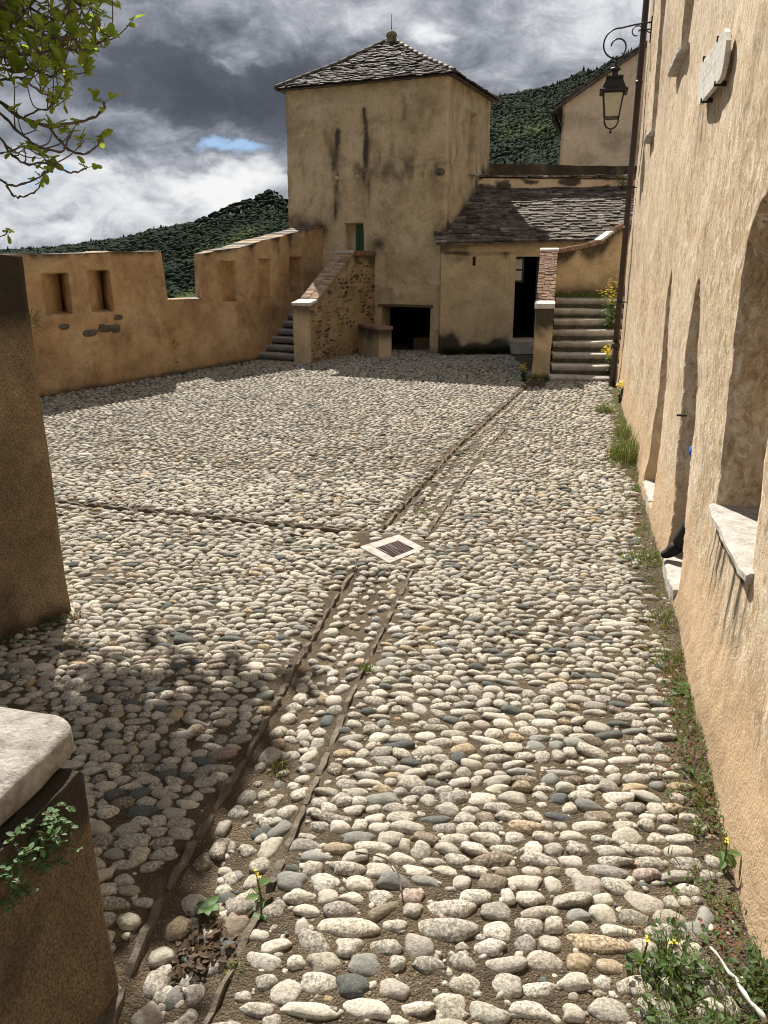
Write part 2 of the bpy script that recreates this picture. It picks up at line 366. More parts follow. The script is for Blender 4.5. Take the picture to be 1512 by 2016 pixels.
def simple(name, col, rough=0.6, metal=0.0, spec=0.4):
    m, k, b = material(name); p = k.pos()
    c = k.mix(k.math('MULTIPLY', k.noise(p, 9, 5, 0.65), 0.7), col, tuple(x*0.55 for x in col))
    k.put(b.inputs['Base Color'], c); b.inputs['Roughness'].default_value = rough; b.inputs['Metallic'].default_value = metal
    b.inputs['Specular IOR Level'].default_value = spec; return m
M_iron = simple('black_iron', (0.018, 0.016, 0.016), 0.45)
M_pipe = simple('brown_painted_pipe', (0.075, 0.042, 0.036), 0.42, 0, 0.5)
M_rust = simple('rusty_iron', (0.10, 0.065, 0.06), 0.6)
M_pane = simple('cream_lantern_glass', (0.62, 0.58, 0.42), 0.25)
M_green = simple('green_painted_wood', (0.03, 0.10, 0.035), 0.5)
M_dkgreen = simple('dark_green_wood', (0.012, 0.035, 0.026), 0.45)
M_winpane = simple('daylight_painted_glass', (0.55, 0.60, 0.62), 0.15)  # opaque pale colour stands in for daylight showing in the panes
M_wood = simple('brown_wood', (0.13, 0.085, 0.045), 0.7)
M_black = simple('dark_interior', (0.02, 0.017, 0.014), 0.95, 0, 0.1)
M_boot = simple('black_leather', (0.012, 0.012, 0.014), 0.7, 0, 0.2)
M_cloth = simple('black_trousers', (0.02, 0.019, 0.022), 0.9)
M_blue = simple('blue_jacket', (0.02, 0.12, 0.45), 0.7)
M_skin = simple('skin', (0.55, 0.34, 0.25), 0.6)
M_hair = simple('dark_hair', (0.05, 0.035, 0.025), 0.7)
M_stick = simple('white_stick', (0.72, 0.70, 0.66), 0.7)

def leafmat(name, c1, c2, trans=0.45, rough=0.5, attr=False):
    m, k, b = material(name); p = k.pos()
    c = k.attr('col') if attr else k.ramp(k.noise(p, 9.0, 3, 0.6), [(0.35, c1), (0.65, c2)])
    k.put(b.inputs['Base Color'], c); b.inputs['Roughness'].default_value = rough
    if trans > 0:
        t = k.add('ShaderNodeBsdfTranslucent'); k.put(t.inputs[0], k.mix(1.0, c, (1.5, 1.6, 0.7), 'MULTIPLY'))
        mx = k.add('ShaderNodeMixShader'); mx.inputs[0].default_value = trans
        k.l.new(b.outputs[0], mx.inputs[1]); k.l.new(t.outputs[0], mx.inputs[2]); k.l.new(mx.outputs[0], k.n['Material Output'].inputs[0])
    return m
M_fig = leafmat('fig_leaf', (0.15, 0.21, 0.036), (0.32, 0.37, 0.08), 0.5, 0.65)
M_bark = stone('fig_bark', (0.10, 0.075, 0.06), (0.17, 0.135, 0.11), 14, (0.04, 0.03, 0.025), 0.6, 0.4)
M_grass = leafmat('grass_blade', (0.06, 0.10, 0.02), (0.15, 0.19, 0.05), 0.35)
M_weed = leafmat('weed_blade', (0, 0, 0), (0, 0, 0), 0.3, 0.6, True)
M_broad = leafmat('broad_leaf', (0.05, 0.115, 0.03), (0.10, 0.19, 0.05), 0.35)
M_pell = leafmat('grey_green_leaf', (0.06, 0.12, 0.05), (0.14, 0.22, 0.12), 0.3)
M_flower = leafmat('yellow_petal', (0.72, 0.52, 0.02), (0.8, 0.64, 0.05), 0.3)
M_dead = simple('dead_leaf', (0.075, 0.05, 0.03), 0.8)

# cobbles, sand
m, k, b = material('river_cobble'); M_cob = m; p = k.pos(); c0 = k.attr('col')
sp = k.noise(p, 78, 5, 0.8); sp2 = k.noise(p, 24, 6, 0.7); sp3 = k.noise(p, 210, 3, 0.7)
gr = k.math('MULTIPLY', k.attr('grain', 2), 1.1)
c = k.mix(k.math('MULTIPLY', k.step(sp, 0.49, 0.57), gr), c0, k.mix(1.0, c0, (0.30, 0.285, 0.27), 'MULTIPLY'))
c = k.mix(k.math('MULTIPLY', k.step(sp, 0.45, 0.37), k.math('MULTIPLY', gr, 0.9)), c, (0.70, 0.67, 0.60))
c = k.mix(k.math('MULTIPLY', k.step(sp3, 0.54, 0.68), k.math('MULTIPLY', gr, 0.7)), c, (0.10, 0.095, 0.09))
c = k.mix(k.math('MULTIPLY', k.step(sp2, 0.50, 0.72), 0.5), c, k.mix(1.0, c, (0.58, 0.52, 0.43), 'MULTIPLY'))
so_ = k.math('MULTIPLY', k.attr('soil', 2), k.step(k.math('ADD', k.attr('soil', 2), k.noise(p, 45, 5, 0.7)), 0.45, 1.0))
c = k.mix(so_, c, (0.10, 0.076, 0.05))
k.put(b.inputs['Base Color'], c); b.inputs['Roughness'].default_value = 0.8; b.inputs['Specular IOR Level'].default_value = 0.25
k.put(b.inputs['Normal'], k.bump(k.math('ADD', sp, k.math('MULTIPLY', sp2, 2.2)), 0.5, 0.016))
m, k, b = material('sand_joint'); M_sand = m; p = k.pos()
n = k.noise(p, 3.0, 7, 0.65); g = k.noise(p, 95, 4, 0.8); vd = k.voro(p, 110); vc = k.voro(p, 110, out=1)
sc = k.add('ShaderNodeSeparateColor'); k.put(sc.inputs[0], vc)
c = k.ramp(n, [(0.36, (0.085, 0.065, 0.042)), (0.6, (0.175, 0.135, 0.088))])
c = k.mix(k.math('MULTIPLY', k.step(g, 0.48, 0.33), 0.75), c, (0.07, 0.05, 0.033))
c = k.mix(k.math('MULTIPLY', k.step(sc.outputs[0], 0.80, 0.95), k.step(vd, 0.5, 0.25)), c, (0.36, 0.32, 0.255))
c = k.mix(k.math('MULTIPLY', k.step(sc.outputs[1], 0.78, 0.85), k.step(vd, 0.55, 0.35)), c, (0.085, 0.075, 0.06))
moss = k.step(k.noise(p, 1.9, 6, 0.7, 0.5), 0.60, 0.66)
c = k.mix(k.math('MULTIPLY', moss, 0.85), c, (0.055, 0.055, 0.018))
k.put(b.inputs['Base Color'], c); b.inputs['Roughness'].default_value = 0.95
k.put(b.inputs['Normal'], k.bump(k.math('ADD', k.math('SUBTRACT', g, vd), k.math('MULTIPLY', k.noise(p, 40, 5, 0.7), 1.5)), 0.9, 0.02))

# ------------------------------------------------------------------ terrain and hills
m, k, b = material('terrain'); M_terr = m; p = k.pos()
c = k.ramp(k.noise(p, 0.012, 8, 0.65), [(0.35, (0.016, 0.022, 0.012)), (0.5, (0.03, 0.038, 0.02)), (0.68, (0.05, 0.055, 0.032))])
k.put(b.inputs['Base Color'], c); b.inputs['Roughness'].default_value = 1.0
m, k, b = material('hill_forest'); M_forest = m; c = k.attr('col')
c = k.mix(k.math('MULTIPLY', k.noise(k.pos(), 0.35, 4, 0.7), 0.4), c, k.mix(1.0, c, (0.5, 0.55, 0.5), 'MULTIPLY'))
k.put(b.inputs['Base Color'], c); b.inputs['Roughness'].default_value = 1.0; b.inputs['Specular IOR Level'].default_value = 0.05

SKL = np.array([(-40, 0.6), (-30, 0.35), (-24.8, 0.3), (-23, 0.35), (-20.9, 0.6), (-17.1, 1.1), (-15.5, 1.6), (-12.8, 2.1), (-10.4, 3.15), (-8.7, 3.75), (-7.8, 4.15), (-7.4, 4.2), (-6.4, 3.45), (-4, 2.6), (0, 1.5), (6, 0.5)])
SKR = np.array([(-4, 2.0), (-1, 7.0), (3, 9.0), (7, 9.55), (9.3, 9.95), (10.9, 10.15), (12.4, 10.8), (13.7, 10.95), (14.5, 11.5), (16.6, 12.1), (19.9, 13.1), (26, 14.5), (36, 15.5), (50, 13)])
def hill(name, skl, a0, a1, r_top, r0, r1, zbase, seed, power):
    az = np.radians(np.linspace(a0, a1, 150)); t = np.concatenate([np.linspace(0, 1, 60), np.linspace(1.03, 1.6, 14)])
    A, Tt = np.meshgrid(az, t, indexing='ij')
    zt = np.tan(np.radians(np.interp(np.degrees(A), skl[:, 0], skl[:, 1])))*r_top+EYE
    R = r0+(r_top-r0)*Tt
    s = np.where(Tt <= 1, Tt**power, 1-(Tt-1)*0.9)
    Zh = zbase+(zt-zbase)*s
    X, Y = R*np.sin(A), R*np.cos(A)
    Zh = Zh+np.where(Tt < 0.97, 1, 0.15)*fbm(np.stack([X, Y, X*0], -1)/(r_top*0.12), seed, 4)*r_top*0.03*np.sin(np.clip(Tt, 0, 1)*math.pi*0.97)
    V = np.stack([X, Y, Zh], -1).reshape(-1, 3); nr = len(t)
    i, j = np.meshgrid(np.arange(len(az)-1), np.arange(nr-1), indexing='ij'); q = i*nr+j
    F = np.stack([q, q+nr, q+nr+1, q+1], -1).reshape(-1, 4)
    o = mk(name, V, F, M_terr, smooth=True, kind='structure')
    return A, Tt, X, Y, Zh, o
def forest(name, H, n, size, seed, amin, amax, tmin, light, bare=None, cf=0.3):
    A, Tt, X, Y, Z, _ = H; r = np.random.default_rng(seed); na, nt = A.shape
    ad = np.degrees(A[:, 0]); tl = Tt[0]
    aa = r.uniform(amin, amax, n); tt = tmin+(1.03-tmin)*r.uniform(0, 1, n)**0.8
    fi = np.interp(aa, ad, np.arange(na)); fj = np.interp(tt, tl, np.arange(nt))
    i = np.clip(fi.astype(int), 0, na-2); j = np.clip(fj.astype(int), 0, nt-2); u = fi-i; v = fj-j
    def bl(Q): return Q[i, j]*(1-u)*(1-v)+Q[i+1, j]*u*(1-v)+Q[i, j+1]*(1-u)*v+Q[i+1, j+1]*u*v
    P = np.stack([bl(X), bl(Y), bl(Z)], -1)
    if bare is not None:
        kp = r.uniform(0, 1, n) > bare(aa, tt); P = P[kp]; aa = aa[kp]; tt = tt[kp]
    n = len(P); V0, F0 = ICO[1]; nv = len(V0)
    conif = r.uniform(0, 1, n) < cf
    s = size*r.uniform(0.55, 1.25, n); hz = np.where(conif, r.uniform(0.85, 1.25, n), r.uniform(0.5, 0.75, n)); wx = np.where(conif, 0.55, 1.0)
    jit = 1+r.uniform(-0.2, 0.2, (n, nv))
    VV = V0[None]*jit[..., None]; taper = np.where(conif[:, None], 1-0.42*(V0[None, :, 2]+1)*0.8, 1.0)
    VV = np.stack([VV[..., 0]*(s*wx)[:, None]*taper, VV[..., 1]*(s*wx)[:, None]*taper, VV[..., 2]*(s*hz)[:, None]+(s*hz*0.55)[:, None]], -1)+P[:, None]
    F = (F0[None]+(np.arange(n)*nv)[:, None, None]).reshape(-1, 3)
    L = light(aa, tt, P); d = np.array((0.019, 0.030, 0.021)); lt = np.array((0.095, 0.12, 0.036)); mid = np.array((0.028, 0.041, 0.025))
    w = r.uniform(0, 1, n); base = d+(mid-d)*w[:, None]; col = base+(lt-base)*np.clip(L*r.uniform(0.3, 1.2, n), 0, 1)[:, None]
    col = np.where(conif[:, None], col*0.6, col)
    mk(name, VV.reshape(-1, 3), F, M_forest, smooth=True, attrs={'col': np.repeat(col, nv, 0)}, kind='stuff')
HL = hill('hills', SKL, -45, 5, 950, 330, 1, -80, 3, 1.05)
HR = hill('mountain', SKR, -4, 52, 1700, 260, 1, -90, 9, 1.25)
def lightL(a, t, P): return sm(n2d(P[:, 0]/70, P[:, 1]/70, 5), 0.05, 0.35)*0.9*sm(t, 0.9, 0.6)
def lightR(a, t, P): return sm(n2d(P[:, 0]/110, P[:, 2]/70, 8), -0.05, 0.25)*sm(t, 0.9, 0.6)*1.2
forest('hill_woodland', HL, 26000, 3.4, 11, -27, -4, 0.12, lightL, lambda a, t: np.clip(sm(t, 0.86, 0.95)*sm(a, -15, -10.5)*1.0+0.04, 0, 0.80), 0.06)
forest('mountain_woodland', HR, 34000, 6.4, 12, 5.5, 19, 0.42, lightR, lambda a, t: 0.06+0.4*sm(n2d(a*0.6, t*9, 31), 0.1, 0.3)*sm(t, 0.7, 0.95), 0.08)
# ground sheet to the horizon, well below the courtyard's terrace
gx = np.array([-9000, -3000, -900, -300, -100, -40, 0, 40, 100, 300, 900, 3000, 9000.0]); G1, G2 = np.meshgrid(gx, gx, indexing='ij')
gz = -60-30*sm(np.hypot(G1, G2), 30, 300)+54*sm(np.hypot(G1, G2), 120, 45)
ng = len(gx); ii, jj = np.meshgrid(np.arange(ng-1), np.arange(ng-1), indexing='ij'); q = ii*ng+jj
mk('terrain', np.stack([G1, G2, gz], -1).reshape(-1, 3), np.stack([q, q+ng, q+ng+1, q+1], -1).reshape(-1, 4), M_terr, smooth=True, kind='structure')

# ------------------------------------------------------------------ the courtyard: sand bed, gutters, cobbles
GL = np.array([(-0.80, 0.4), (-0.88, 1.3), (-0.887, 1.95), (-0.906, 2.264), (-0.844, 2.615), (-0.67, 3.495), (-0.546, 4.283), (-0.413, 5.032), (-0.213, 6.043), (-0.06, 6.727), (0.23, 7.736), (0.973, 10.244), (2.676, 15.151), (3.0, 16.1)])
GR = np.array([(-0.70, 0.4), (-0.65, 1.3), (-0.603, 1.95), (-0.574, 2.095), (-0.462, 2.56), (-0.335, 3.245), (-0.169, 4.161), (0.051, 5.158), (0.247, 6.043), (0.36, 6.659), (0.50, 7.239), (1.378, 10.244), (2.988, 15.151), (3.3, 16.1)])
def gut(x, y): return np.interp(y, GL[:, 1], GL[:, 0]), np.interp(y, GR[:, 1], GR[:, 0])
def xgut(x):
    return np.interp(x, [-8, -3.3, -2.0, -0.17], [9.2, 7.80, 7.39, 6.80]), np.interp(x, [-8, -3.3, -2.0, -0.17], [8.75, 7.42, 7.09, 6.58])
def gz_at(x, y):
    x = np.asarray(x, float); y = np.asarray(y, float)
    l, r = gut(x, y); s = (x-l)/(r-l); inside = (s > -0.15) & (s < 1.15) & (y < 16)
    dip = np.where(inside, -0.055*np.sin(np.clip((s+0.15)/1.3, 0, 1)*math.pi), 0)
    u, d = xgut(x); s2 = (y-d)/(u-d); in2 = (s2 > -0.2) & (s2 < 1.2) & (x < -0.1)
    dip = np.minimum(dip, np.where(in2, -0.035*np.sin(np.clip((s2+0.2)/1.4, 0, 1)*math.pi), 0))
    dip = dip*(1-sm(np.hypot((x-0.07)/0.50, (y-6.4)/0.55), 1.25, 0.8))
    return dip+0.018*n2d(x*0.7, y*0.7, 41, 3)
xs = np.concatenate([np.arange(-14, -7, 1.0), np.arange(-7, 7.01, 0.06), np.arange(8, 14.1, 1.0)])
ys = np.concatenate([np.arange(-6, 0.4, 0.5), np.arange(0.4, 22.6, 0.06), np.arange(23, 34, 1.0)])
GX, GY = np.meshgrid(xs, ys, indexing='ij'); GZ = gz_at(GX, GY)+0.008*n2d(GX*9, GY*9, 44, 2)
ii, jj = np.meshgrid(np.arange(len(xs)-1), np.arange(len(ys)-1), indexing='ij'); q = ii*len(ys)+jj
mk('courtyard_ground', np.stack([GX, GY, GZ], -1).reshape(-1, 3), np.stack([q, q+len(ys), q+len(ys)+1, q+1], -1).reshape(-1, 4), M_sand, smooth=True, kind='structure')

DRC = np.array([(-0.215, 6.42), (0.135, 6.74), (0.355, 6.38), (0.045, 6.04)])   # the drain's outer corners: left, back, right, front
def rwall(y): return 1.59+(y-3.02)*0.2414
def lwall(y): return -6.125+(y-14.113)*0.5485
PALETTE = np.array([(0.60, 0.56, 0.475), (0.55, 0.52, 0.45), (0.50, 0.465, 0.39), (0.42, 0.395, 0.345), (0.29, 0.29, 0.265), (0.125, 0.138, 0.133), (0.47, 0.375, 0.25), (0.40, 0.31, 0.26), (0.26, 0.215, 0.16)])
PW = np.array([0.30, 0.23, 0.17, 0.12, 0.055, 0.05, 0.04, 0.008, 0.027]); PW /= PW.sum()
def cobbles():
    r = np.random.default_rng(21); S = []
    y = 0.6
    while y < 21.7:
        pitch = 0.063+0.015*sm(np.array(y), 4.5, 10)+0.016*sm(np.array(y), 4.0, 2.0)
        pitch *= r.uniform(0.86, 1.16)
        x = -7.0+r.uniform(0, 0.2)
        while x < 6.2:
            L = np.clip(r.lognormal(math.log(0.098+0.018*float(sm(np.array(y), 4.0, 2.2))), 0.30), 0.05, 0.25)
            S.append((x+L/2, y+r.normal(0, 0.011), L/2, pitch*0.5*np.clip(r.normal(1.08-0.08*float(sm(np.array(y), 3.6, 2.2)), 0.17), 0.62, 1.5), r.normal(0, 0.11) if r.uniform() < 0.9 else r.normal(0, 0.5)))
            x += L+r.uniform(-0.008, 0.006)+r.uniform(0, 0.014)*float(sm(np.array(y), 3.8, 2.2))
        y += pitch
    S = np.array(S)
    wx = 0.10*n2d(S[:, 0]*0.55, S[:, 1]*0.55, 51, 3); wy = 0.16*n2d(S[:, 0]*0.6, S[:, 1]*0.8, 52, 3)
    S[:, 1] += wy; S[:, 0] += wx; S[:, 4] += 0.10*n2d(S[:, 0]*0.5, S[:, 1]*0.5, 53, 2)
    S = S[np.argsort(S[:, 1])]
    for it in range(14):                      # let crowding stones push each other apart
        mv = np.zeros((len(S), 2))
        for q in range(1, 460):
            A, B_ = S[:-q], S[q:]; dx = (B_[:, 0]-A[:, 0])/(A[:, 2]+B_[:, 2]); dy = (B_[:, 1]-A[:, 1])/(A[:, 3]+B_[:, 3])
            d = np.hypot(dx, dy); hit = d < 1.0
            if not hit.any(): continue
            w = np.where(hit, (1-d)*0.32/np.maximum(d, 0.15), 0); px, py = dx*w*0.05, dy*w*0.05
            mv[:-q, 0] -= px; mv[:-q, 1] -= py; mv[q:, 0] += px; mv[q:, 1] += py
        S[:, :2] += np.clip(mv, -0.02, 0.02)
    X, Y = S[:, 0], S[:, 1]
    l, g = gut(X, Y); ok = ~((X+S[:, 2]*0.8 > l-0.03) & (X-S[:, 2]*0.8 < g+0.03) & (Y < 16.2) & ~((Y > 5.93) & (Y < 6.88)))
    u, d = xgut(X); ok &= ~((Y < u+0.06) & (Y > d-0.06) & (X < -0.12))
    ok &= (X < rwall(Y)-0.16+0.12*n2d(X*3, Y*3, 54, 2)) & (X > lwall(Y)-0.05) & ~((X > 3.25) & (Y > 16.05))
    ok &= ~((polysdf(X, Y, DRC) < 0.035))
    ok &= r.uniform(0, 1, len(S)) > 0.02+0.02*(Y < 5)+0.3*sm(X-rwall(Y), -0.35, -0.05)*(Y < 14)
    ok &= ~((n2d(X*1.1, Y*1.6, 57, 3) > 0.55) & (r.uniform(0, 1, len(S)) < 0.35))
    S = S[ok]; S = np.column_stack([S, np.zeros(len(S))])
    E = []
    # stones laid along the gutters' two sides, pebbles loose in the bed
    for side in (0, 1):
        yy = 0.7
        while yy < 15.6:
            l, g = gut(0, yy); w = g-l; rr = r.uniform(0.036, 0.055)*(1.05 if yy < 5 else 0.92)
            dens = 1.0
            x = (l+0.065+rr*0.4) if side == 0 else (g-0.055-rr*0.3)
            if not 5.95 < yy < 6.8 and r.uniform() < 0.93:
                E.append((x+r.normal(0, 0.012), yy, rr*r.uniform(0.8, 1.0), rr*r.uniform(0.9, 1.35), -0.5+r.normal(0, 0.25), 1))
            if r.uniform() < 0.75 and not 5.95 < yy < 6.8:
                x2 = x+(0.10 if side == 0 else -0.085); r2 = rr*r.uniform(0.5, 0.9)
                E.append((x2+r.normal(0, 0.02), yy+r.uniform(-0.04, 0.04), r2, r2*r.uniform(0.9, 1.3), r.uniform(-1, 1), 1))
            yy += rr*2.02+r.uniform(0.0, 0.02)
    for q in range(700):
        yy = r.uniform(0.8, 15.5); l, g = gut(0, yy)
        if 5.9 < yy < 6.85: continue
        rr = r.uniform(0.012, 0.034); E.append((r.uniform(l+0.08, g-0.06), yy, rr, rr*r.uniform(0.7, 1.2), r.uniform(0, 3), 1))
    for yy in (5.80, 5.88, 6.92, 7.0, 7.08, 7.16):     # the bed is cobbled around the drain
        l, g = gut(0, yy)
        for xx in np.arange(l+0.08, g-0.02, 0.085): E.append((xx+r.normal(0, 0.008), yy+r.normal(0, 0.012), 0.04, 0.036, r.uniform(-1, 1), 1))
    for xx in np.arange(-6.5, -0.25, 0.1):
        u, d = xgut(xx)
        for f in (0.22, 0.5, 0.78): E.append((xx+r.normal(0, 0.02), d+(u-d)*f+r.normal(0, 0.012), r.uniform(0.042, 0.062), r.uniform(0.034, 0.048), r.normal(0, 0.4), 1))
    # small stones wedged in the joints of the nearer paving
    for q in range(5200):
        yy = 0.8+9*r.uniform()**1.5; xx = r.uniform(-2.5, rwall(yy)-0.03); l, g = gut(0, yy)
        if l-0.05 < xx < g+0.04 or polysdf(np.array([xx]), np.array([yy]), DRC)[0] < 0.04: continue
        rr = r.uniform(0.006, 0.02); E.append((xx, yy, rr*1.2, rr*r.uniform(0.7, 1.1), r.uniform(0, 3), 2))
    # smaller stones driven into whatever gaps are left between the courses
    cell = 0.25; grid = {}
    def put_(x, y, a, b_): grid.setdefault((int(x//cell), int(y//cell)), []).append((x, y, a, b_))
    for row in S: put_(row[0], row[1], row[2], row[3])
    Fl = []
    for q in range(60000):
        yy = 0.7+20.3*r.uniform()**1.35; xx = r.uniform(max(-6.5, lwall(yy)), rwall(yy)-0.2)
        l, g = gut(xx, yy); u, d = xgut(xx)
        if (l-0.05 < xx < g+0.05 and yy < 16.2) or (d-0.05 < yy < u+0.05 and xx < -0.1) or (xx > 3.25 and yy > 16) or polysdf(np.array([xx]), np.array([yy]), DRC)[0] < 0.03: continue
        i, j = int(xx//cell), int(yy//cell); nb = []
        for a_ in (-1, 0, 1):
            for b_ in (-1, 0, 1): nb += grid.get((i+a_, j+b_), [])
        if nb:
            A = np.array(nb); dd = np.hypot((A[:, 0]-xx)/A[:, 2], (A[:, 1]-yy)/A[:, 3]); gap = ((dd-1)*A[:, 3]).min()
        else: gap = 0.05
        if gap < 0.011 or (yy < 3.4 and r.uniform() < 0.45): continue
        b0 = min(gap*1.05, 0.036); a0 = b0*r.uniform(1.1, 1.8); put_(xx, yy, a0, b0); Fl.append((xx, yy, a0, b0, r.normal(0, 0.25), 0))
    return np.concatenate([S, np.array(Fl), np.array(E)])
ST = cobbles()
def build_cobbles(S, sub, seed):
    r = np.random.default_rng(seed); V0, F0 = ICO[sub]
    F0 = F0[(V0[F0][:, :, 2].mean(1) > -0.35)]; n = len(S); nv = len(V0)
    a, bb, th, kind = S[:, 2], S[:, 3], S[:, 4], S[:, 5]
    # lumpy, flattened egg shapes: three random low waves per stone and a squarer outline on some
    V = np.repeat(V0[None], n, 0); e = r.uniform(0.74, 1.08, (n, 1))
    ph = np.arctan2(V[..., 1], V[..., 0]); rad = np.ones((n, nv))
    for kk, am in ((1, 0.09), (2, 0.08), (3, 0.10), (4, 0.06), (5, 0.055), (7, 0.035)): rad += am*r.uniform(0.2, 1.2, (n, 1))*np.sin(kk*ph+r.uniform(0, 6.28, (n, 1)))
    D = r.normal(0, 1, (n, 3, 3)); W3 = np.sin(np.einsum('nij,kj->nki', D*1.7, V0)+r.uniform(0, 6.28, (n, 1, 3))).sum(-1)*0.045
    rad += W3
    zz = np.sign(V[..., 2])*np.abs(V[..., 2])**r.uniform(0.75, 1.0, (n, 1))
    sup = np.sign(V)*np.abs(V)**e[..., None]
    hx = np.where(kind == 0, np.minimum(r.uniform(0.025, 0.037, n), 0.9*bb), np.where(kind == 1, 0.75*np.minimum(a, bb), 0.6*np.minimum(a, bb)))
    X = sup[..., 0]*rad*a[:, None]; Yv = sup[..., 1]*rad*bb[:, None]; Zv = zz*(1+W3)*hx[:, None]
    tl = r.normal(0, 0.13, (n, 1)); tl2 = r.normal(0, 0.13, (n, 1)); Zv = Zv+tl*X+tl2*Yv
    c, s = np.cos(th)[:, None], np.sin(th)[:, None]
    base = gz_at(S[:, 0], S[:, 1])+np.where(kind == 0, r.uniform(-0.014, -0.004, n), np.where(kind == 1, -0.2*hx, -0.15*hx))
    P = np.stack([X*c-Yv*s+S[:, 0:1], X*s+Yv*c+S[:, 1:2], Zv+base[:, None]], -1)
    pick = r.choice(len(PALETTE), n, p=PW); near = sm(S[:, 1], 9, 3)
    col = PALETTE[pick]*r.uniform(0.64, 1.0, (n, 1))*(1+r.normal(0, 0.012, (n, 3)))
    grain = np.where((pick == 5) | (pick == 4), 0.12, r.uniform(0.25, 0.85, n))
    soil = sm(zz*0.5+0.5, 0.74, 0.46)*0.85*np.ones((n, 1))
    F = (F0[None]+(np.arange(n)*nv)[:, None, None]).reshape(-1, 3)
    return P.reshape(-1, 3), F, np.repeat(col, nv, 0), np.repeat(grain, nv), soil.ravel()
def lod(mask, sub, seed, name):
    P, F, col, gr, so_ = build_cobbles(ST[mask], sub, seed)
    mk(name, P, F, M_cob, smooth=True, attrs={'col': col, 'grain': gr, 'soil': so_}, kind='structure')
YY = ST[:, 1]; KD = ST[:, 5]
lod((YY < 3.2) & (KD < 2), 3, 1, 'cobblestone_paving')
lod((YY >= 3.2) & (YY < 9) & (KD < 2), 2, 2, 'cobblestone_paving')
lod((YY >= 9) & (KD < 2), 1, 3, 'cobblestone_paving')
lod(KD == 2, 1, 4, 'gravel')

# slate strips on edge along the gutters
mb = MB(); r_ = np.random.default_rng(5)
def strip_run(fx, t0, t1, par):
    t = t0
    while t < t1:
        L = r_.uniform(0.16, 0.42); a = np.array(fx(t)); b_ = np.array(fx(min(t+L, t1))); d = b_-a; ll = np.linalg.norm(d)
        if r_.uniform() < 0.96 and ll > 0.05:
            n_ = 7; w = r_.uniform(0.009, 0.017); pts = []; nn = np.array((-d[1], d[0]))/ll
            for q in range(n_):
                f = q/(n_-1); c = a+d*f*0.97+nn*r_.normal(0, 0.003); tp = 0.019+r_.normal(0, 0.009)-0.02*(q in (0, n_-1))
                z = float(gz_at(c[0], c[1])); ww = w*(0.6 if q in (0, n_-1) else r_.uniform(0.8, 1.15))
                pts += [(c[0]-nn[0]*ww, c[1]-nn[1]*ww, -0.09), (c[0]-nn[0]*ww, c[1]-nn[1]*ww, max(z, -0.02)+tp), (c[0]+nn[0]*ww, c[1]+nn[1]*ww, max(z, -0.02)+tp*r_.uniform(0.6, 1.1)), (c[0]+nn[0]*ww, c[1]+nn[1]*ww, -0.09)]
            F = [(4*i+j, 4*i+j+1, 4*i+j+5, 4*i+j+4) for i in range(n_-1) for j in range(3)]+[(0, 3, 2, 1), tuple(4*(n_-1)+j for j in range(4))]
            mb.add(pts, F)
        t += L+r_.uniform(0.0, 0.03)
for seg in ((0.7, 5.98), (6.85, 15.3)):
    strip_run(lambda t: (np.interp(t, GL[:, 1], GL[:, 0])-0.012, t), *seg, 0)
    strip_run(lambda t: (np.interp(t, GR[:, 1], GR[:, 0])+0.012, t), *seg, 0)
strip_run(lambda t: (t, xgut(t)[0]+0.01), -6.6, -0.3, 0); strip_run(lambda t: (t, xgut(t)[1]-0.01), -6.6, -0.35, 0)
mb.build('gutter_edging', M_strip, kind='structure')

# drain: four white stone slabs round an iron grate
dr = emp('drain', (0.07, 6.4, 0), 'rusty iron drain grate set in white stone slabs where the gutters meet', 'drain')
Lc, Bc, Rc, Fc = [np.array((*p, 0.0)) for p in DRC]
def quadslab(mbx, pts, z0, z1, col=None):
    pts = np.array([(p[0], p[1]) for p in pts]); n = len(pts)
    V = [(x, y, z0) for x, y in pts]+[(x, y, z1) for x, y in pts]
    F = [tuple(range(n-1, -1, -1)), tuple(range(n, 2*n))]+[(i, (i+1) % n, n+(i+1) % n, n+i) for i in range(n)]
    return mbx.add(V, F, False, col)
def bil(s, t): return (Lc*(1-s)*(1-t)+Bc*s*(1-t)+Fc*(1-s)*t+Rc*s*t)     # s: left-front edge to back-right edge, t: back-left to front-right
g0, g1 = 0.22, 0.80
for nm, (s0, s1, t0, t1) in (('kerb_slab', (0, g0-0.008, 0, 1)), ('kerb_slab', (g1+0.008, 1, 0, 1)), ('kerb_slab', (g0, g1, 0, 0.26)), ('kerb_slab', (g0, g1, 0.86, 1.0))):
    mm = MB(); quadslab(mm, [bil(s0, t0), bil(s1, t0), bil(s1, t1), bil(s0, t1)][::-1], -0.1, 0.010); mm.build(nm, M_drain, dr)
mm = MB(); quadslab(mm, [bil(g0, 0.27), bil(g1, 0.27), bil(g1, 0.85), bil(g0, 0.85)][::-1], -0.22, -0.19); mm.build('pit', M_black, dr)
mm = MB()
for q in range(10):
    t = 0.295+0.53*q/9
    mm.tube([bil(g0+0.015, t)+(0, 0, 0.004), bil(g1-0.015, t)+(0, 0, 0.004)], 0.0085, 6)
for s in (g0+0.02, 0.51, g1-0.02): mm.tube([bil(s, 0.28)+(0, 0, 0.009), bil(s, 0.84)+(0, 0, 0.009)], 0.009, 6)
mm.build('grate', M_rust, dr)

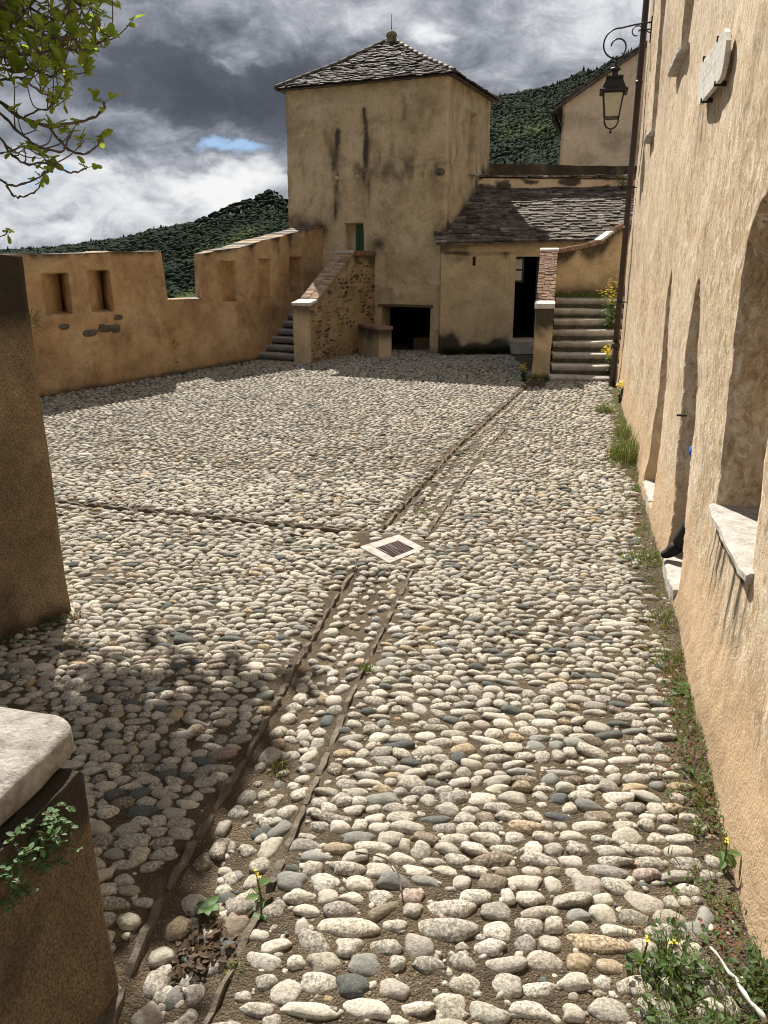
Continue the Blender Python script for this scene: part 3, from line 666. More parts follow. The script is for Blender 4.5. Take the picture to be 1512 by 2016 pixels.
# ------------------------------------------------------------------ right-hand house
HU = np.array((0.2346, 0.9721)); HN = np.array((-0.9721, 0.2346)); H0 = np.array((1.59, 3.02)); HEND = 13.25
def hw(u, z, o=0.0): p = H0+HU*u+HN*o; return np.array((p[0], p[1], z))     # a place on the facade: along, height, out from it
house = emp('house', (*(H0+HU*5), 0), 'long rendered house with deep window niches along the right side of the courtyard', 'house')
def arch(u0, u1, z0, zs, zt, n=9):
    return [(u0, z0), (u0, zs)]+[((u0+u1)/2-(u1-u0)/2*math.cos(t), zs+(zt-zs)*math.sin(t)) for t in np.linspace(0, math.pi, n)[1:-1]]+[(u1, zs), (u1, z0)]
O1 = arch(0.40, 1.36, 1.03, 2.30, 2.72)
O2 = [(2.28, 0.10), (2.50, 0.9), (2.70, 1.74), (2.80, 2.06), (2.98, 2.21), (3.16, 2.16), (3.27, 2.0), (3.30, 1.64), (3.15, 0.9), (3.02, 0.10)]
O3 = [(4.36, 0.12), (4.55, 0.9), (4.72, 1.52), (4.92, 2.1), (5.05, 2.27), (5.16, 2.25), (5.26, 2.1), (5.28, 1.5), (5.28, 0.9), (5.30, 0.12)]
W1 = [(5.72, 4.33), (5.72, 6.1), (6.66, 6.1), (6.66, 4.33)]; W2 = [(9.62, 4.1), (9.62, 6.3), (10.4, 6.3), (10.4, 4.1)]
OPEN = [(O1, 0.55, 0.05), (O2, 0.95, 0.06), (O3, 0.35, 0.06), (W1, 0.22, 0.02), (W2, 0.22, 0.02)]
def hoff(Us, Z):
    U = HEND-Us; P = np.stack([U, Z, U*0], -1)
    o = 0.040*fbm(P*0.9, 61, 3)+0.013*fbm(P*np.array((4, 3, 1)), 62, 3)+0.007*fbm(P*np.array((11, 13, 1)), 63, 3)
    o = o-0.045*np.exp(-np.maximum(Z, 0)/0.22)
    wob = 0.014*fbm(P*6, 64, 3)
    for poly, dep, rd in OPEN: o = o+dep*sm(polysdf(U, Z, poly)+wob*(rd > 0.03), rd*0.35, -rd*0.45)
    return o
def hstain(Us, Z):
    U = HEND-Us; P = np.stack([U*20, Z*0.8, U*0], -1)
    s = 1.25*sm(fbm(P, 65, 3), -0.08, 0.30)*sm(U, 0.28, 0.4)*sm(U, 1.42, 1.3)*sm(Z, 0.35, 0.85)*sm(Z, 1.06, 1.0)      # run-off under the sill
    s = s+0.55*sm(fbm(P*0.8, 66, 3), -0.1, 0.4)*sm(U, 3.0, 3.3)*sm(U, 4.5, 4.2)*sm(Z, 2.9, 3.35)*sm(Z, 3.66, 3.5)
    s = s+0.30*sm(Z, 0.3, 0.0)
    return np.clip(s, 0, 1)
us = lines(0, HEND+3.2, 0.055, *[(HEND-c, 0.12, 0.02) for c in (5.72, 6.66, 9.62, 10.4)], (HEND-0.9, 0.75, 0.024), (HEND-2.8, 0.75, 0.022), (HEND-4.83, 0.65, 0.024))
zs = lines(-0.2, 9.0, 0.06, (1.25, 1.5, 0.028), (4.3, 0.1, 0.02), (6.1, 0.1, 0.03))
V, F, sm_, st = slab(H0+HU*HEND, H0-HU*3.2, -0.2, 9.0, 6.5, us, zs, hoff, None, hstain)
wall = mk('wall', V, F, M_house, house, smooth=sm_, attrs={'stain_tone': st})
def prism(name, pts, lo, hi, mat, parent, bevel=0.0, jit=0.0, **kw):      # a slab whose outline is given on the facade (u, z), from lo to hi out of it
    mm = MB(); n = len(pts); V = [hw(u, z, lo) for u, z in pts]+[hw(u, z, hi) for u, z in pts]
    mm.add(V, [tuple(range(n)), tuple(range(2*n-1, n-1, -1))]+[(i, n+i, n+(i+1) % n, (i+1) % n) for i in range(n)]); return mm.build(name, mat, parent, **kw)
def hslab(name, u0, u1, z0, z1, o0, o1, mat, parent, n=12, seed=1):       # a worn stone slab lying in the facade
    r = np.random.default_rng(seed); mm = MB(); uu = np.linspace(u0, u1, n); V = []
    for i, u in enumerate(uu):
        e = 0.012*(i in (0, n-1)); j = r.normal(0, 0.004, 6)
        ring = [(o0, z0), (o1-0.012+j[0]-e, z0), (o1+j[1]-e, z0+0.012), (o1+j[2]-e, z1-0.014), (o1-0.016+j[3]-e, z1+j[4]*0.4-e*0.4), (o0, z1)]
        V += [hw(u, z, o) for o, z in ring]
    m_ = 6; F = [(i*m_+j, i*m_+(j+1) % m_, (i+1)*m_+(j+1) % m_, (i+1)*m_+j) for i in range(n-1) for j in range(m_)]+[tuple(range(m_-1, -1, -1)), tuple((n-1)*m_+j for j in range(m_))]
    mm.add(V, F); return mm.build(name, mat, parent)
hslab('window_sill', 0.30, 1.40, 0.985, 1.04, -0.5, 0.032, M_sill, house, seed=2)
hslab('door_step', 2.30, 3.00, -0.05, 0.115, -0.9, 0.045, M_sill, house, seed=3)
hslab('door_step', 4.55, 5.32, -0.05, 0.12, -0.35, 0.045, M_sill, house, seed=4)
hslab('window_sill', 5.58, 6.80, 4.27, 4.335, -0.2, 0.10, M_step, house, seed=5)
hslab('window_sill', 9.55, 10.47, 4.05, 4.10, -0.2, 0.09, M_step, house, seed=6)
for u0, u1, z0, z1 in ((5.72, 6.66, 4.34, 6.1), (9.62, 10.4, 4.11, 6.3)):
    prism('window', [(u0, z0), (u0, z1), (u1, z1), (u1, z0)], -0.20, -0.17, M_wood, house)
prism('hook', [(2.92, 1.26), (2.92, 1.275), (2.94, 1.275), (2.94, 1.26)], 0.0, 0.07, M_iron, house)
mm = MB(); cpt = [hw(HEND+0.3, 9.0, 0.35), hw(-3.5, 9.0, 0.35), hw(-3.5, 11.2, -3.2), hw(HEND+0.3, 11.2, -3.2), hw(-3.5, 9.0, -6.8), hw(HEND+0.3, 9.0, -6.8)]
mm.add(cpt, [(0, 1, 2, 3), (3, 2, 4, 5), (0, 3, 5), (1, 4, 2), (0, 5, 4, 1)]); mm.build('roof', M_slate, house, colors=True)
mm = MB(); pz = [-0.02, 0.3, 0.7, 0.72]; mm.tube([hw(12.72, z, 0.12) for z in (-0.02, 0.4, 0.78)], 0.068, 12); mm.tube([hw(12.72, z, 0.12) for z in (0.74, 0.80, 0.84)], (0.075, 0.078, 0.075), 12)
mm.tube([hw(12.72, z, 0.12) for z in (0.8, 2, 4, 6, 8.9)], 0.055, 12)
for z in (2.9, 5.3): mm.tube([hw(12.72, z-0.03, 0.12), hw(12.72, z, 0.12), hw(12.72, z+0.04, 0.12)], (0.060, 0.064, 0.060), 12)
dp = mm.build('downpipe', M_pipe, house)
for z in (1.6, 3.6, 6.1): mk('pipe_clip', *(lambda q: (np.concatenate(q.V), q.F))(MB().tube([hw(12.72, z, 0.2), hw(12.66, z, 0.2), hw(12.64, z, 0.12), hw(12.64, z, -0.03)], 0.012, 6)), M_iron, dp)

# inscribed plaque
PLQ = [(2.84, 3.805), (2.74, 3.76), (2.665, 3.70), (2.65, 3.63), (2.67, 3.565), (2.71, 3.525), (2.76, 3.50), (3.78, 3.512), (3.88, 3.56), (3.94, 3.63), (3.99, 3.72), (3.97, 3.79), (3.90, 3.822), (3.72, 3.815), (3.40, 3.808), (3.05, 3.802)]
plq = emp('plaque', hw(3.3, 3.66, 0.05), 'white stone plaque shaped like a parchment scroll, held by iron clips on the house wall', 'plaque')
prism('tablet', PLQ, 0.035, 0.066, M_marble, plq)
for u, z, dz in ((3.08, 3.80, 0.03), (3.78, 3.825, 0.03), (2.95, 3.505, -0.03), (3.62, 3.515, -0.03)):
    prism('clip', [(u-0.010, z-0.016), (u-0.010, z+0.016), (u+0.010, z+0.016), (u+0.010, z-0.016)], -0.02, 0.074, M_iron, plq)
mm = MB(); r_ = np.random.default_rng(14)
M_ins = simple('worn_inscription', (0.36, 0.34, 0.31), 0.9)
for row in range(4):                          # the inscription is too worn to read: faint broken strokes
    zc = 3.755-0.055*row; u = 2.86+0.03*row
    while u < 3.72+0.02*row:
        w = r_.uniform(0.012, 0.05)
        if r_.uniform() < 0.7:
            q = [hw(u, zc, 0.0668), hw(u, zc+0.02, 0.0668), hw(u+w*0.3, zc+0.02, 0.0668), hw(u+w*0.3, zc, 0.0668)]; mm.add(q, [(0, 1, 2, 3)])
        u += w+r_.uniform(0.008, 0.03)
mm.build('inscription', M_ins, plq)

# wall lantern on its scrolled bracket
LW = 12.45; lan = emp('wall_lantern', hw(LW, 5.9, 0), 'black iron lantern hanging from a scrolled bracket high on the house corner', 'lantern')
def lp(o, z): return hw(LW, z, o)
def arcpts(cx, cz, r0, r1, a0, a1, n=26): return [lp(cx+(r0+(r1-r0)*t)*math.cos(a0+(a1-a0)*t), cz+(r0+(r1-r0)*t)*math.sin(a0+(a1-a0)*t)) for t in np.linspace(0, 1, n)]
mm = MB()
mm.tube([lp(-0.05, 6.165), lp(0.15, 6.15), lp(0.30, 6.135), lp(0.42, 6.115), lp(0.50, 6.10)]+arcpts(0.545, 5.855, 0.245, 0.205, math.pi*0.48, -math.pi*0.5, 24)+arcpts(0.545, 5.82, 0.17, 0.10, -math.pi*0.52, -math.pi*1.95, 30), 0.0135, 8)
mm.tube([lp(-0.05, 5.97), lp(0.06, 6.02), lp(0.2, 6.115)]+arcpts(0.245, 6.035, 0.08, 0.065, math.pi*0.5, -math.pi*0.6, 18), 0.010, 7)
mm.box(hw(LW, 6.05, 0.0), (0.06, 0.05, 0.4), rz=math.atan2(HU[1], HU[0]))
mm.build('bracket', M_iron, lan)
LC = lp(0.545, 5.62); lz = math.atan2(HN[1], HN[0])
def sq(mmx, prof, n=4): mmx.lathe((LC[0], LC[1], 0), prof, n, True, rz=lz+math.pi/4)
mm = MB(); mm.lathe((LC[0], LC[1], 0), [(0.012, 5.66), (0.014, 5.60), (0.03, 5.585), (0.012, 5.565), (0.03, 5.54), (0.022, 5.515), (0.085, 5.495), (0.095, 5.475), (0.06, 5.45), (0.045, 5.42), (0.075, 5.37), (0.10, 5.355)], 14)
mm.build('finial', M_iron, lan)
R2 = math.sqrt(2)
mm = MB(); sq(mm, [(0.10*R2, 5.36), (0.142*R2, 5.365), (0.145*R2, 5.33), (0.13*R2, 5.325), (0.195*R2, 5.175), (0.235*R2, 5.15), (0.235*R2, 5.115), (0.19*R2, 5.11)])
mm.build('cap', M_iron, lan)
mm = MB(); mm2 = []
zt, zb, wt, wb = 5.11, 4.72, 0.172, 0.118
def lc(i, w, z): a = lz+math.pi/4+i*math.pi/2; return np.array((LC[0]+w*R2*math.cos(a), LC[1]+w*R2*math.sin(a), z))
for i in range(4):
    mm.tube([lc(i, wt, zt+0.01), lc(i, wb, zb-0.015)], 0.0125, 6); mm.tube([lc(i, wb, zb), lc(i+1, wb, zb)], 0.011, 6); mm.tube([lc(i, wt, zt-0.005), lc(i+1, wt, zt-0.005)], 0.012, 6)
    mm.tube([lc(i, wb, zb), lc(i, wb*0.98, zb-0.06), lc(i, wb*0.75, zb-0.13), lc(i, wb*0.35, zb-0.165), lc(i, 0.0, zb-0.172)], 0.009, 6)
    mm.tube([lc(i, wt+0.03, 5.15), lc(i, wt+0.035, 5.10)], 0.008, 5); mm.tube([lc(i, wb, zb-0.02), lc(i, wb+0.004, zb-0.07)], 0.008, 5)
mm.lathe((LC[0], LC[1], zb-0.25), [(0.004, 0.0), (0.022, 0.015), (0.024, 0.03), (0.012, 0.045), (0.018, 0.065), (0.02, 0.085)], 10); mm.build('frame', M_iron, lan)
for i in range(4):
    V = [lc(i, wt-0.006, zt), lc(i+1, wt-0.006, zt), lc(i+1, wb-0.006, zb), lc(i, wb-0.006, zb)]; W_ = [v+(np.array((LC[0], LC[1], v[2]))-v)*0.03 for v in V]
    mk('pane', V+W_, [(0, 1, 2, 3), (7, 6, 5, 4), (0, 4, 5, 1), (1, 5, 6, 2), (2, 6, 7, 3), (3, 7, 4, 0)], M_pane, lan)

# ------------------------------------------------------------------ perimeter wall on the left
WP, WQ = (-6.125, 14.113), (-3.082, 19.661)
wf, wd, wn, wl = wall_frame(WP, WQ)
pw = emp('perimeter_wall', (*wf(3, 0)[:2], 0), 'ochre rendered rampart wall with loopholes and one notch, running up to the tower', 'wall')
def wtop(U):
    t = np.interp(U, [-12, 0, 3.25, 3.262, 3.34, 3.352, 4.40, 4.412, 4.47, 4.9, 5.8, 7.2, 10.4], [2.42, 2.45, 2.53, 2.53, 1.56, 1.56, 1.535, 1.54, 2.48, 2.54, 2.62, 2.86, 3.39])
    return t+np.where((U < 3.25) | (U > 4.47), 0.03*n2d(U*3, U*0+3, 71, 3), 0.01*n2d(U*5, U*0, 72, 2))
LP = [(0.31, 0.84, 1.43, 2.12), (1.31, 1.83, 1.42, 2.16)]; NI = [(5.14, 5.63, 1.43, 2.31), (6.5, 6.97, 1.44, 2.36), (7.76, 8.34, 1.5, 2.39)]
def woff(U, Z):
    P = np.stack([U, Z, U*0], -1); o = 0.035*fbm(P*0.8, 73, 3)+0.014*fbm(P*4, 74, 3)+0.008*fbm(P*11, 75, 2); wob = 0.02*fbm(P*5, 76, 2)
    for u0, u1, z0, z1 in LP: o = o+(0.08+0.42*np.clip((U-u0)/(u1-u0-0.1), 0, 1))*sm(boxsdf(U, Z, u0, u1, z0, z1)+wob*0.5, 0.015, -0.02)
    for u0, u1, z0, z1 in NI: o = o+0.30*sm(boxsdf(U, Z, u0, u1, z0, z1)+wob*0.5, 0.012, -0.015)
    for u, z, ru, rz_ in ((1.72, 1.08, 0.33, 0.10), (1.35, 1.05, 0.28, 0.06), (0.65, 1.2, 0.18, 0.07), (1.95, 1.28, 0.15, 0.06), (2.3, 1.95, 0.15, 0.05), (0.35, 0.75, 0.15, 0.05)):
        o = o+0.03*sm(((U-u)/ru)**2+((Z-z)/rz_)**2+wob*12, 1.2, 0.6)
    return o
def whole(U, Z):
    m_ = np.zeros(U.shape, bool)
    for u0, u1, z0, z1 in LP: m_ |= (U > u1-0.17) & (U < u1-0.004) & (Z > z0+0.01) & (Z < z1-0.015)
    return m_
def wstain(U, Z):
    T = wtop(U); P = np.stack([U*4, Z*1.0, U*0], -1)
    s = 0.8*sm(T-Z, 0.14, 0.0)*sm(fbm(P*1.5, 77, 3), -0.25, 0.2)*((U < 3.25) | (U > 4.52))+0.6*sm(fbm(P, 78, 3), 0.05, 0.4)*sm(T-Z, 0.9, 0.1)*(U > 4.6)*sm(U, 5, 6.5)
    s = s+0.75*sm(Z, 0.16, 0.0)+0.3*sm(U, 8.5, 10)*sm(Z, 1.8, 2.4)
    return np.clip(s, 0, 1)
def notch_skew(U): return 0.78*np.where(U > 4.39, np.clip((6.2-U)/1.8, 0, 1), 0)
us = lines(-11, 10.5, 0.09, *[(c, 0.1, 0.02) for l in LP+NI for c in l[:2]], (3.3, 0.08, 0.01), (4.43, 0.08, 0.01)); zs = lines(-0.3, 3.5, 0.06, (1.43, 0.06, 0.015), (2.14, 0.06, 0.015), (2.33, 0.08, 0.015))
V, F, sm_, st = slab(WP, WQ, -0.3, wtop, 0.62, us, zs, woff, whole, wstain, lambda U, Z: 0.76*sum(sm(boxsdf(U, Z, *l), 0.02, -0.01) for l in LP)+notch_skew(U))
mk('rendered_wall', V, F, M_curtain, pw, smooth=sm_, attrs={'stain_tone': st})
r_ = np.random.default_rng(31)
for u, z, su, sz in ((1.20, 1.045, 0.20, 0.07), (1.62, 1.10, 0.19, 0.065), (1.86, 1.075, 0.12, 0.09), (0.66, 1.20, 0.12, 0.05), (1.95, 1.285, 0.12, 0.05), (1.5, 1.16, 0.10, 0.04)):
    V0, F0 = ICO[3]; rad = 1+0.22*fbm(V0*1.8+u*9, 79, 3); q = V0*rad[:, None]; q = np.sign(q)*np.abs(q)**0.7
    c = wf(u, z, -0.035); V = c+np.outer(q[:, 0]*su, (wd[0], wd[1], 0))+np.outer(q[:, 1]*0.06, (wn[0], wn[1], 0))+np.outer(q[:, 2]*sz, (0, 0, 1))
    mk('exposed_stone', V, F0, M_darkstone, pw, smooth=True)
mm = MB(); V0, F0 = ICO[2]                    # thin flat stones capping the wall
for a, b_ in ((-10.5, 3.24), (3.36, 4.40), (4.5, 10.3)):
    u = a
    while u < b_-0.05:
        L = min(r_.uniform(0.25, 0.5), b_-u); t0, t1 = float(wtop(np.array(u+L*0.15))), float(wtop(np.array(u+L*0.85)))
        P4 = [wf(u+0.005, t0-0.012, 0.012), wf(u+L-0.005, t1-0.012, 0.012), wf(u+L-0.005+0.64*float(notch_skew(np.array(u+L))), t1-0.012, -0.64), wf(u+0.005+0.64*float(notch_skew(np.array(u))), t0-0.012, -0.64)]
        h = r_.uniform(0.010, 0.018); mm.add(P4+[p+(0, 0, h) for p in P4], [(3, 2, 1, 0), (4, 5, 6, 7), (0, 1, 5, 4), (1, 2, 6, 5), (2, 3, 7, 6), (3, 0, 4, 7)], False, np.array((1, 1, 1))*r_.uniform(0.8, 1.5)); u += L
mm.build('coping', M_slate, pw, colors=True)

# ------------------------------------------------------------------ tower
TL, TC = np.array((-2.55, 22.73)), np.array((1.55, 20.95)); tl_ = np.linalg.norm(TC-TL); td = (TC-TL)/tl_; tb = np.array((-td[1], td[0])); TD = 3.5
tw = emp('tower', (*(TL+TC)/2+tb*2, 0), 'square ochre watchtower with a hipped slate roof at the end of the courtyard', 'tower')
RC = 0.07
def tpath(U):
    l1 = tl_-RC; arc = RC*math.pi/2; s = np.clip((U-l1)/arc, 0, 1)*math.pi/2
    n0 = -tb; x = np.where(U < l1, U, l1+RC*np.sin(s)); y = np.where(U < l1, 0, RC*(1-np.cos(s)))+np.maximum(U-l1-arc, 0)
    nx = n0[0]*np.cos(s)+td[0]*np.sin(s); ny = n0[1]*np.cos(s)+td[1]*np.sin(s)
    return TL[0]+td[0]*x+tb[0]*y, TL[1]+td[1]*x+tb[1]*y, nx, ny
TTOT = tl_-RC+RC*math.pi/2+TD-RC; CORN = tl_-RC+RC*math.pi/4
DOOR = (1.67, 2.19, 1.6, 3.24); CEL = (2.72, 4.10, -0.4, 1.16)
def toff(U, Z):
    P = np.stack([U, Z, U*0], -1); o = 0.05*fbm(P*0.6, 81, 3)+0.022*fbm(P*2.6, 82, 3)+0.009*fbm(P*9, 83, 2)
    o = o-0.02*sm(Z, 4.64, 4.6); wob = 0.014*fbm(P*6, 84, 2)
    o = o+0.30*sm(boxsdf(U, Z, *DOOR)+wob, 0.015, -0.02)
    u = U-CORN; o = o+0.32*sm(boxsdf(u, Z, 1.66, 2.22, 4.52, 5.97)+wob, 0.015, -0.02)
    o = o+0.16*sm(boxsdf(u, Z, 1.70, 1.95, 6.2, 6.42)+wob, 0.02, -0.03)*0.0
    return o
def tstain(U, Z):
    P = np.stack([U*5, Z*0.9, U*0], -1); b_ = 0.6+0.9*fbm(P*np.array((2, 1.4, 1)), 85, 3)
    def strk(u, w, z0, z1, a): return a*np.exp(-((U-u-0.03*np.sin(Z*5))/w)**2)*sm(Z, z0, z0+0.5)*sm(Z, z1, z1-0.15)
    s = strk(1.44, 0.13, 3.1, 5.60, 1.15)+strk(2.27, 0.075, 4.4, 6.05, 1.35)+strk(2.33, 0.12, 3.2, 5.4, 0.8)+strk(1.05, 0.06, 3.3, 4.6, 0.35)+strk(3.3, 0.04, 5.4, 6.2, 0.25)
    s = s*b_
    s = s+0.85*np.exp(-((U-2.62)/0.28)**2-((Z-2.72)/0.22)**2)+0.6*sm(U, 1.6, 0.2)*np.exp(-((Z-3.25+0.1*U)/0.28)**2)
    s = s+0.9*np.exp(-((U-CORN-0.03)/0.3)**2-((Z-2.95)/0.30)**2)+0.75*sm(np.abs(Z-(2.78+0.55*(U-CORN))), 0.5, 0.0)*sm(U, CORN, CORN+0.1)
    s = s+0.5*sm(fbm(P*0.7, 86, 3), 0.12, 0.45)*np.exp(-((Z-3.1)/0.35)**2)
    s = s+0.55*sm(fbm(P*np.array((1.2, 2, 1)), 88, 3), 0.0, 0.35)*np.exp(-((Z-4.55)/0.5)**2)+0.6*sm(Z, 0.4, 0.0)+0.25*sm(Z, 6.1, 6.5)*sm(fbm(P, 87, 2), 0, 0.3)
    return np.clip(s, 0, 1)
us = lines(0, TTOT, 0.07, (DOOR[0], 0.05, 0.012), (DOOR[1], 0.05, 0.012), (CEL[0], 0.03, 0.01), (CEL[1], 0.03, 0.01), (CORN, 0.09, 0.012), (CORN+1.66, 0.05, 0.012), (CORN+2.22, 0.05, 0.012)); zs = lines(-0.3, 6.52, 0.07, (3.24, 0.05, 0.012), (1.16, 0.03, 0.01), (4.52, 0.05, 0.015), (5.97, 0.05, 0.015), (4.62, 0.06, 0.015))
def slab_path(path, z0, z1, thick, us, zs, off, hole, stain_tone):
    nu, nz = len(us), len(zs); U, Z = np.meshgrid(us, zs, indexing='ij'); o = off(U, Z); x, y, nx, ny = path(U)
    Vf = np.stack([x-nx*o, y-ny*o, Z], -1).reshape(-1, 3); i, j = np.meshgrid(np.arange(nu-1), np.arange(nz-1), indexing='ij')
    keep = ~hole((U[:-1, :-1]+U[1:, 1:])/2, (Z[:-1, :-1]+Z[1:, 1:])/2); a = i*nz+j; F = np.stack([a, a+nz, a+nz+1, a+1], -1)[keep]
    kp = np.pad(keep, 1, constant_values=True); Sv = []; inn = np.stack([x-nx*thick, y-ny*thick, Z], -1).reshape(-1, 3)
    for (di, dj, e0, e1) in ((-1, 0, 0, 1), (1, 0, nz+1, nz), (0, -1, nz, 0), (0, 1, 1, nz+1)):
        m_ = keep & ~kp[1+di:nu+di, 1+dj:nz+dj]; b_ = a[m_]
        Sv.append(np.stack([Vf[b_+e0], Vf[b_+e1], inn[b_+e1], inn[b_+e0]], 1).reshape(-1, 3))
    Sv = np.concatenate(Sv); Fs = np.arange(len(Sv)).reshape(-1, 4)+len(Vf); st = stain_tone(U, Z).ravel()
    return np.concatenate([Vf, Sv]), np.concatenate([F, Fs]), np.concatenate([np.ones(len(F), bool), np.zeros(len(Fs), bool)]), np.concatenate([st, np.zeros(len(Sv))])
V, F, sm_, st = slab_path(tpath, -0.3, 6.52, 0.55, us, zs, toff, lambda U, Z: (U > CEL[0]) & (U < CEL[1]) & (Z < CEL[3]), tstain)
cB, cK = TC+tb*TD, TL+tb*TD; n0 = len(V)            # the two hidden sides, an inner lining and a lid close the shell
ex = []; exF = []
for a, b_ in ((cB, cK), (cK, TL)):
    k0 = n0+len(ex); ex += [(*a, -0.3), (*b_, -0.3), (*b_, 6.52), (*a, 6.52)]; exF.append((k0, k0+1, k0+2, k0+3))
V = np.concatenate([V, ex]); F = np.concatenate([F, exF]); sm_ = np.concatenate([sm_, np.zeros(2, bool)]); st = np.concatenate([st, np.zeros(8)])
mk('wall', V, F, M_tower, tw, smooth=sm_, attrs={'stain_tone': st})
def tf(u, z, o=0.0): p = TL+td*u-tb*o; return np.array((p[0], p[1], z))       # on the tower's front: along, height, out
def tr(u, z, o=0.0): p = TC+tb*u+td*o; return np.array((p[0], p[1], z))       # on its right side
# dark cellar room behind the low opening
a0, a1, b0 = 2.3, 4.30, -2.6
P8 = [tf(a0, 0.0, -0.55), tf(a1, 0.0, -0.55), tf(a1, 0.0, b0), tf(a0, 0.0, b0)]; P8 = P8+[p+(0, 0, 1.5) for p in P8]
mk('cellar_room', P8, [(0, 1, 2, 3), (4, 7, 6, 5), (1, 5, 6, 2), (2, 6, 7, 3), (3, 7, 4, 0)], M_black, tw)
mm = MB(); cen = (tf(3.33, 1.21, 0.0)); rzt = math.atan2(td[1], td[0])
for q in range(3): mm.box(tf(3.395+r_.uniform(-0.01, 0.01), 1.19, 0.02-0.19*q), (1.52+0.02*q, 0.17, 0.07), rz=rzt, bev=0.012, jit=0.004)
mm.build('lintel', M_wood, tw)
mm = MB(); mm.box(tf(2.04, 2.42, -0.24), (0.34, 0.05, 1.66), rz=rzt); dr_ = mm.build('door', M_green, tw)
mk('door_handle', *(lambda q: (np.concatenate(q.V), q.F))(MB().tube([tf(1.93, 2.6, -0.22), tf(1.93, 2.6, -0.18), tf(1.99, 2.6, -0.18)], 0.01, 6)), M_iron, dr_)
mm = MB()
for q in range(3): mm.box(tf(1.93+0.11*q, 2.42, -0.212), (0.10, 0.012, 1.62), rz=rzt, bev=0.004)
mk('plank', np.concatenate(mm.V), mm.F, M_green, dr_)
mm = MB(); mm.box(tr(1.94, 5.24, -0.31), (0.62, 0.04, 1.5), rz=math.atan2(tb[1], tb[0])); mm.build('window_shutter', M_annex, tw)
mm = MB(); mm.box(tr(1.94, 4.50, 0.0), (0.66, 0.24, 0.05), rz=math.atan2(tb[1], tb[0]), bev=0.01); mm.build('window_sill', M_step, tw)
V0, F0 = ICO[3]; q = V0*(1+0.25*fbm(V0*2.2, 91, 3))[:, None]
mk('stone_spout', tf(4.30, 4.40, 0.02)+q*np.array((0.12, 0.13, 0.09)), F0, M_darkstone, tw, smooth=True)
for u, z in ((1.45, 4.36), (2.05, 4.37)): mk('put_log_stone', tf(u, z, 0.01)+q*np.array((0.09, 0.06, 0.055)), F0, M_tower, tw, smooth=True)

def slates(mm, e0, e1, t0, t1, nrow, wmin, wmax, thick, r, over=1.9, bare=0.0, tint=(0.75, 1.25)):
    """overlapping rough slates between an eave e0-e1 and a top line t0-t1"""
    e0, e1, t0, t1 = [np.array(p, float) for p in (e0, e1, t0, t1)]
    for q in range(nrow):
        f0, f1 = q/nrow, min((q+over)/nrow, 1.0)
        def row(f, s): a = e0+(t0-e0)*f; b_ = e1+(t1-e1)*f; return a+(b_-a)*s
        Lr = np.linalg.norm(row(f0, 1)-row(f0, 0)); up = (row(f1, .5)-row(f0, .5)); up /= np.linalg.norm(up)
        ad = row(f0, 1)-row(f0, 0); ad /= np.linalg.norm(ad)+1e-9; nr = np.cross(ad, up); nr /= np.linalg.norm(nr)
        x = -r.uniform(0, wmin)
        while x < Lr:
            w = r.uniform(wmin, wmax); a, b_ = max(x, 0), min(x+w, Lr); x += w
            if b_-a < 0.04: continue
            s0, s1 = (a+0.004)/Lr, (b_-0.004)/Lr; j = r.normal(0, 1, 6)*0.016; lift = thick*r.uniform(1.0, 2.2); tk = thick*r.uniform(0.8, 1.8)
            A, B_, Cc, D = row(f0, s0)+up*j[0], row(f0, s1)+up*j[1], row(f1, s1), row(f1, s0)
            mid = (A+B_)/2-up*r.uniform(0.0, 0.03)+ad*r.normal(0, 0.02)
            lo = [A+nr*lift, mid+nr*lift*r.uniform(0.9, 1.2), B_+nr*lift*r.uniform(0.8, 1.2), Cc+nr*0.004, D+nr*0.004]
            hi = [p+nr*tk for p in lo[:3]]+[p+nr*tk*0.6 for p in lo[3:]]
            g = np.array((1, 0.98, 0.95))*r.uniform(*tint)*(1 if r.uniform() > 0.06 else 1.9)
            mm.add(lo+hi, [(4, 3, 2, 1, 0), (5, 6, 7, 8, 9), (0, 1, 6, 5), (1, 2, 7, 6), (2, 3, 8, 7), (3, 4, 9, 8), (4, 0, 5, 9)], False, g)
r_ = np.random.default_rng(8)
OV = 0.20; APX = (TL+TC)/2+tb*TD/2; ZE, ZA = 6.50, 7.80
def tc_(a, b_, z): p = TL+td*a+tb*b_; return np.array((p[0], p[1], z))
cor = [tc_(-OV, -OV, ZE), tc_(tl_+OV, -OV, ZE), tc_(tl_+OV, TD+OV, ZE), tc_(-OV, TD+OV, ZE)]; ap = np.array((*APX, ZA))
mm = MB()
for i in range(4):
    A, B_ = cor[i], cor[(i+1) % 4]; mA, mB_ = A+(ap-A)*0.5-(0, 0, 0.05), B_+(ap-B_)*0.5-(0, 0, 0.05)   # slightly dished slopes
    slates(mm, A, B_, mA, mB_, 13, 0.12, 0.34, 0.02, r_, tint=(0.45, 1.0)); slates(mm, mA, mB_, ap+(A-ap)*0.02, ap+(B_-ap)*0.02, 13, 0.11, 0.30, 0.02, r_, tint=(0.45, 1.0))
inn = [c-(0, 0, 0.015) for c in cor]; mid = [c+(ap-c)*0.5-(0, 0, 0.06) for c in cor]
mm.add(inn+mid+[ap], [(0, 3, 2, 1)]+[(i, (i+1) % 4, 4+(i+1) % 4, 4+i) for i in range(4)]+[(4+i, 4+(i+1) % 4, 8) for i in range(4)])
for i in range(4):                            # hip stones
    pts = [cor[i]+(ap-cor[i])*f-(0, 0, 0.05*(1-abs(2*f-1)))+(0, 0, 0.05) for f in np.linspace(0, 1, 14)]
    for q in range(13):
        mm.tube([pts[q], pts[q+1]+(0, 0, 0.012)], (0.055, 0.045), 5, col=np.array((1.1, 1.08, 1.0))*r_.uniform(0.8, 1.5))
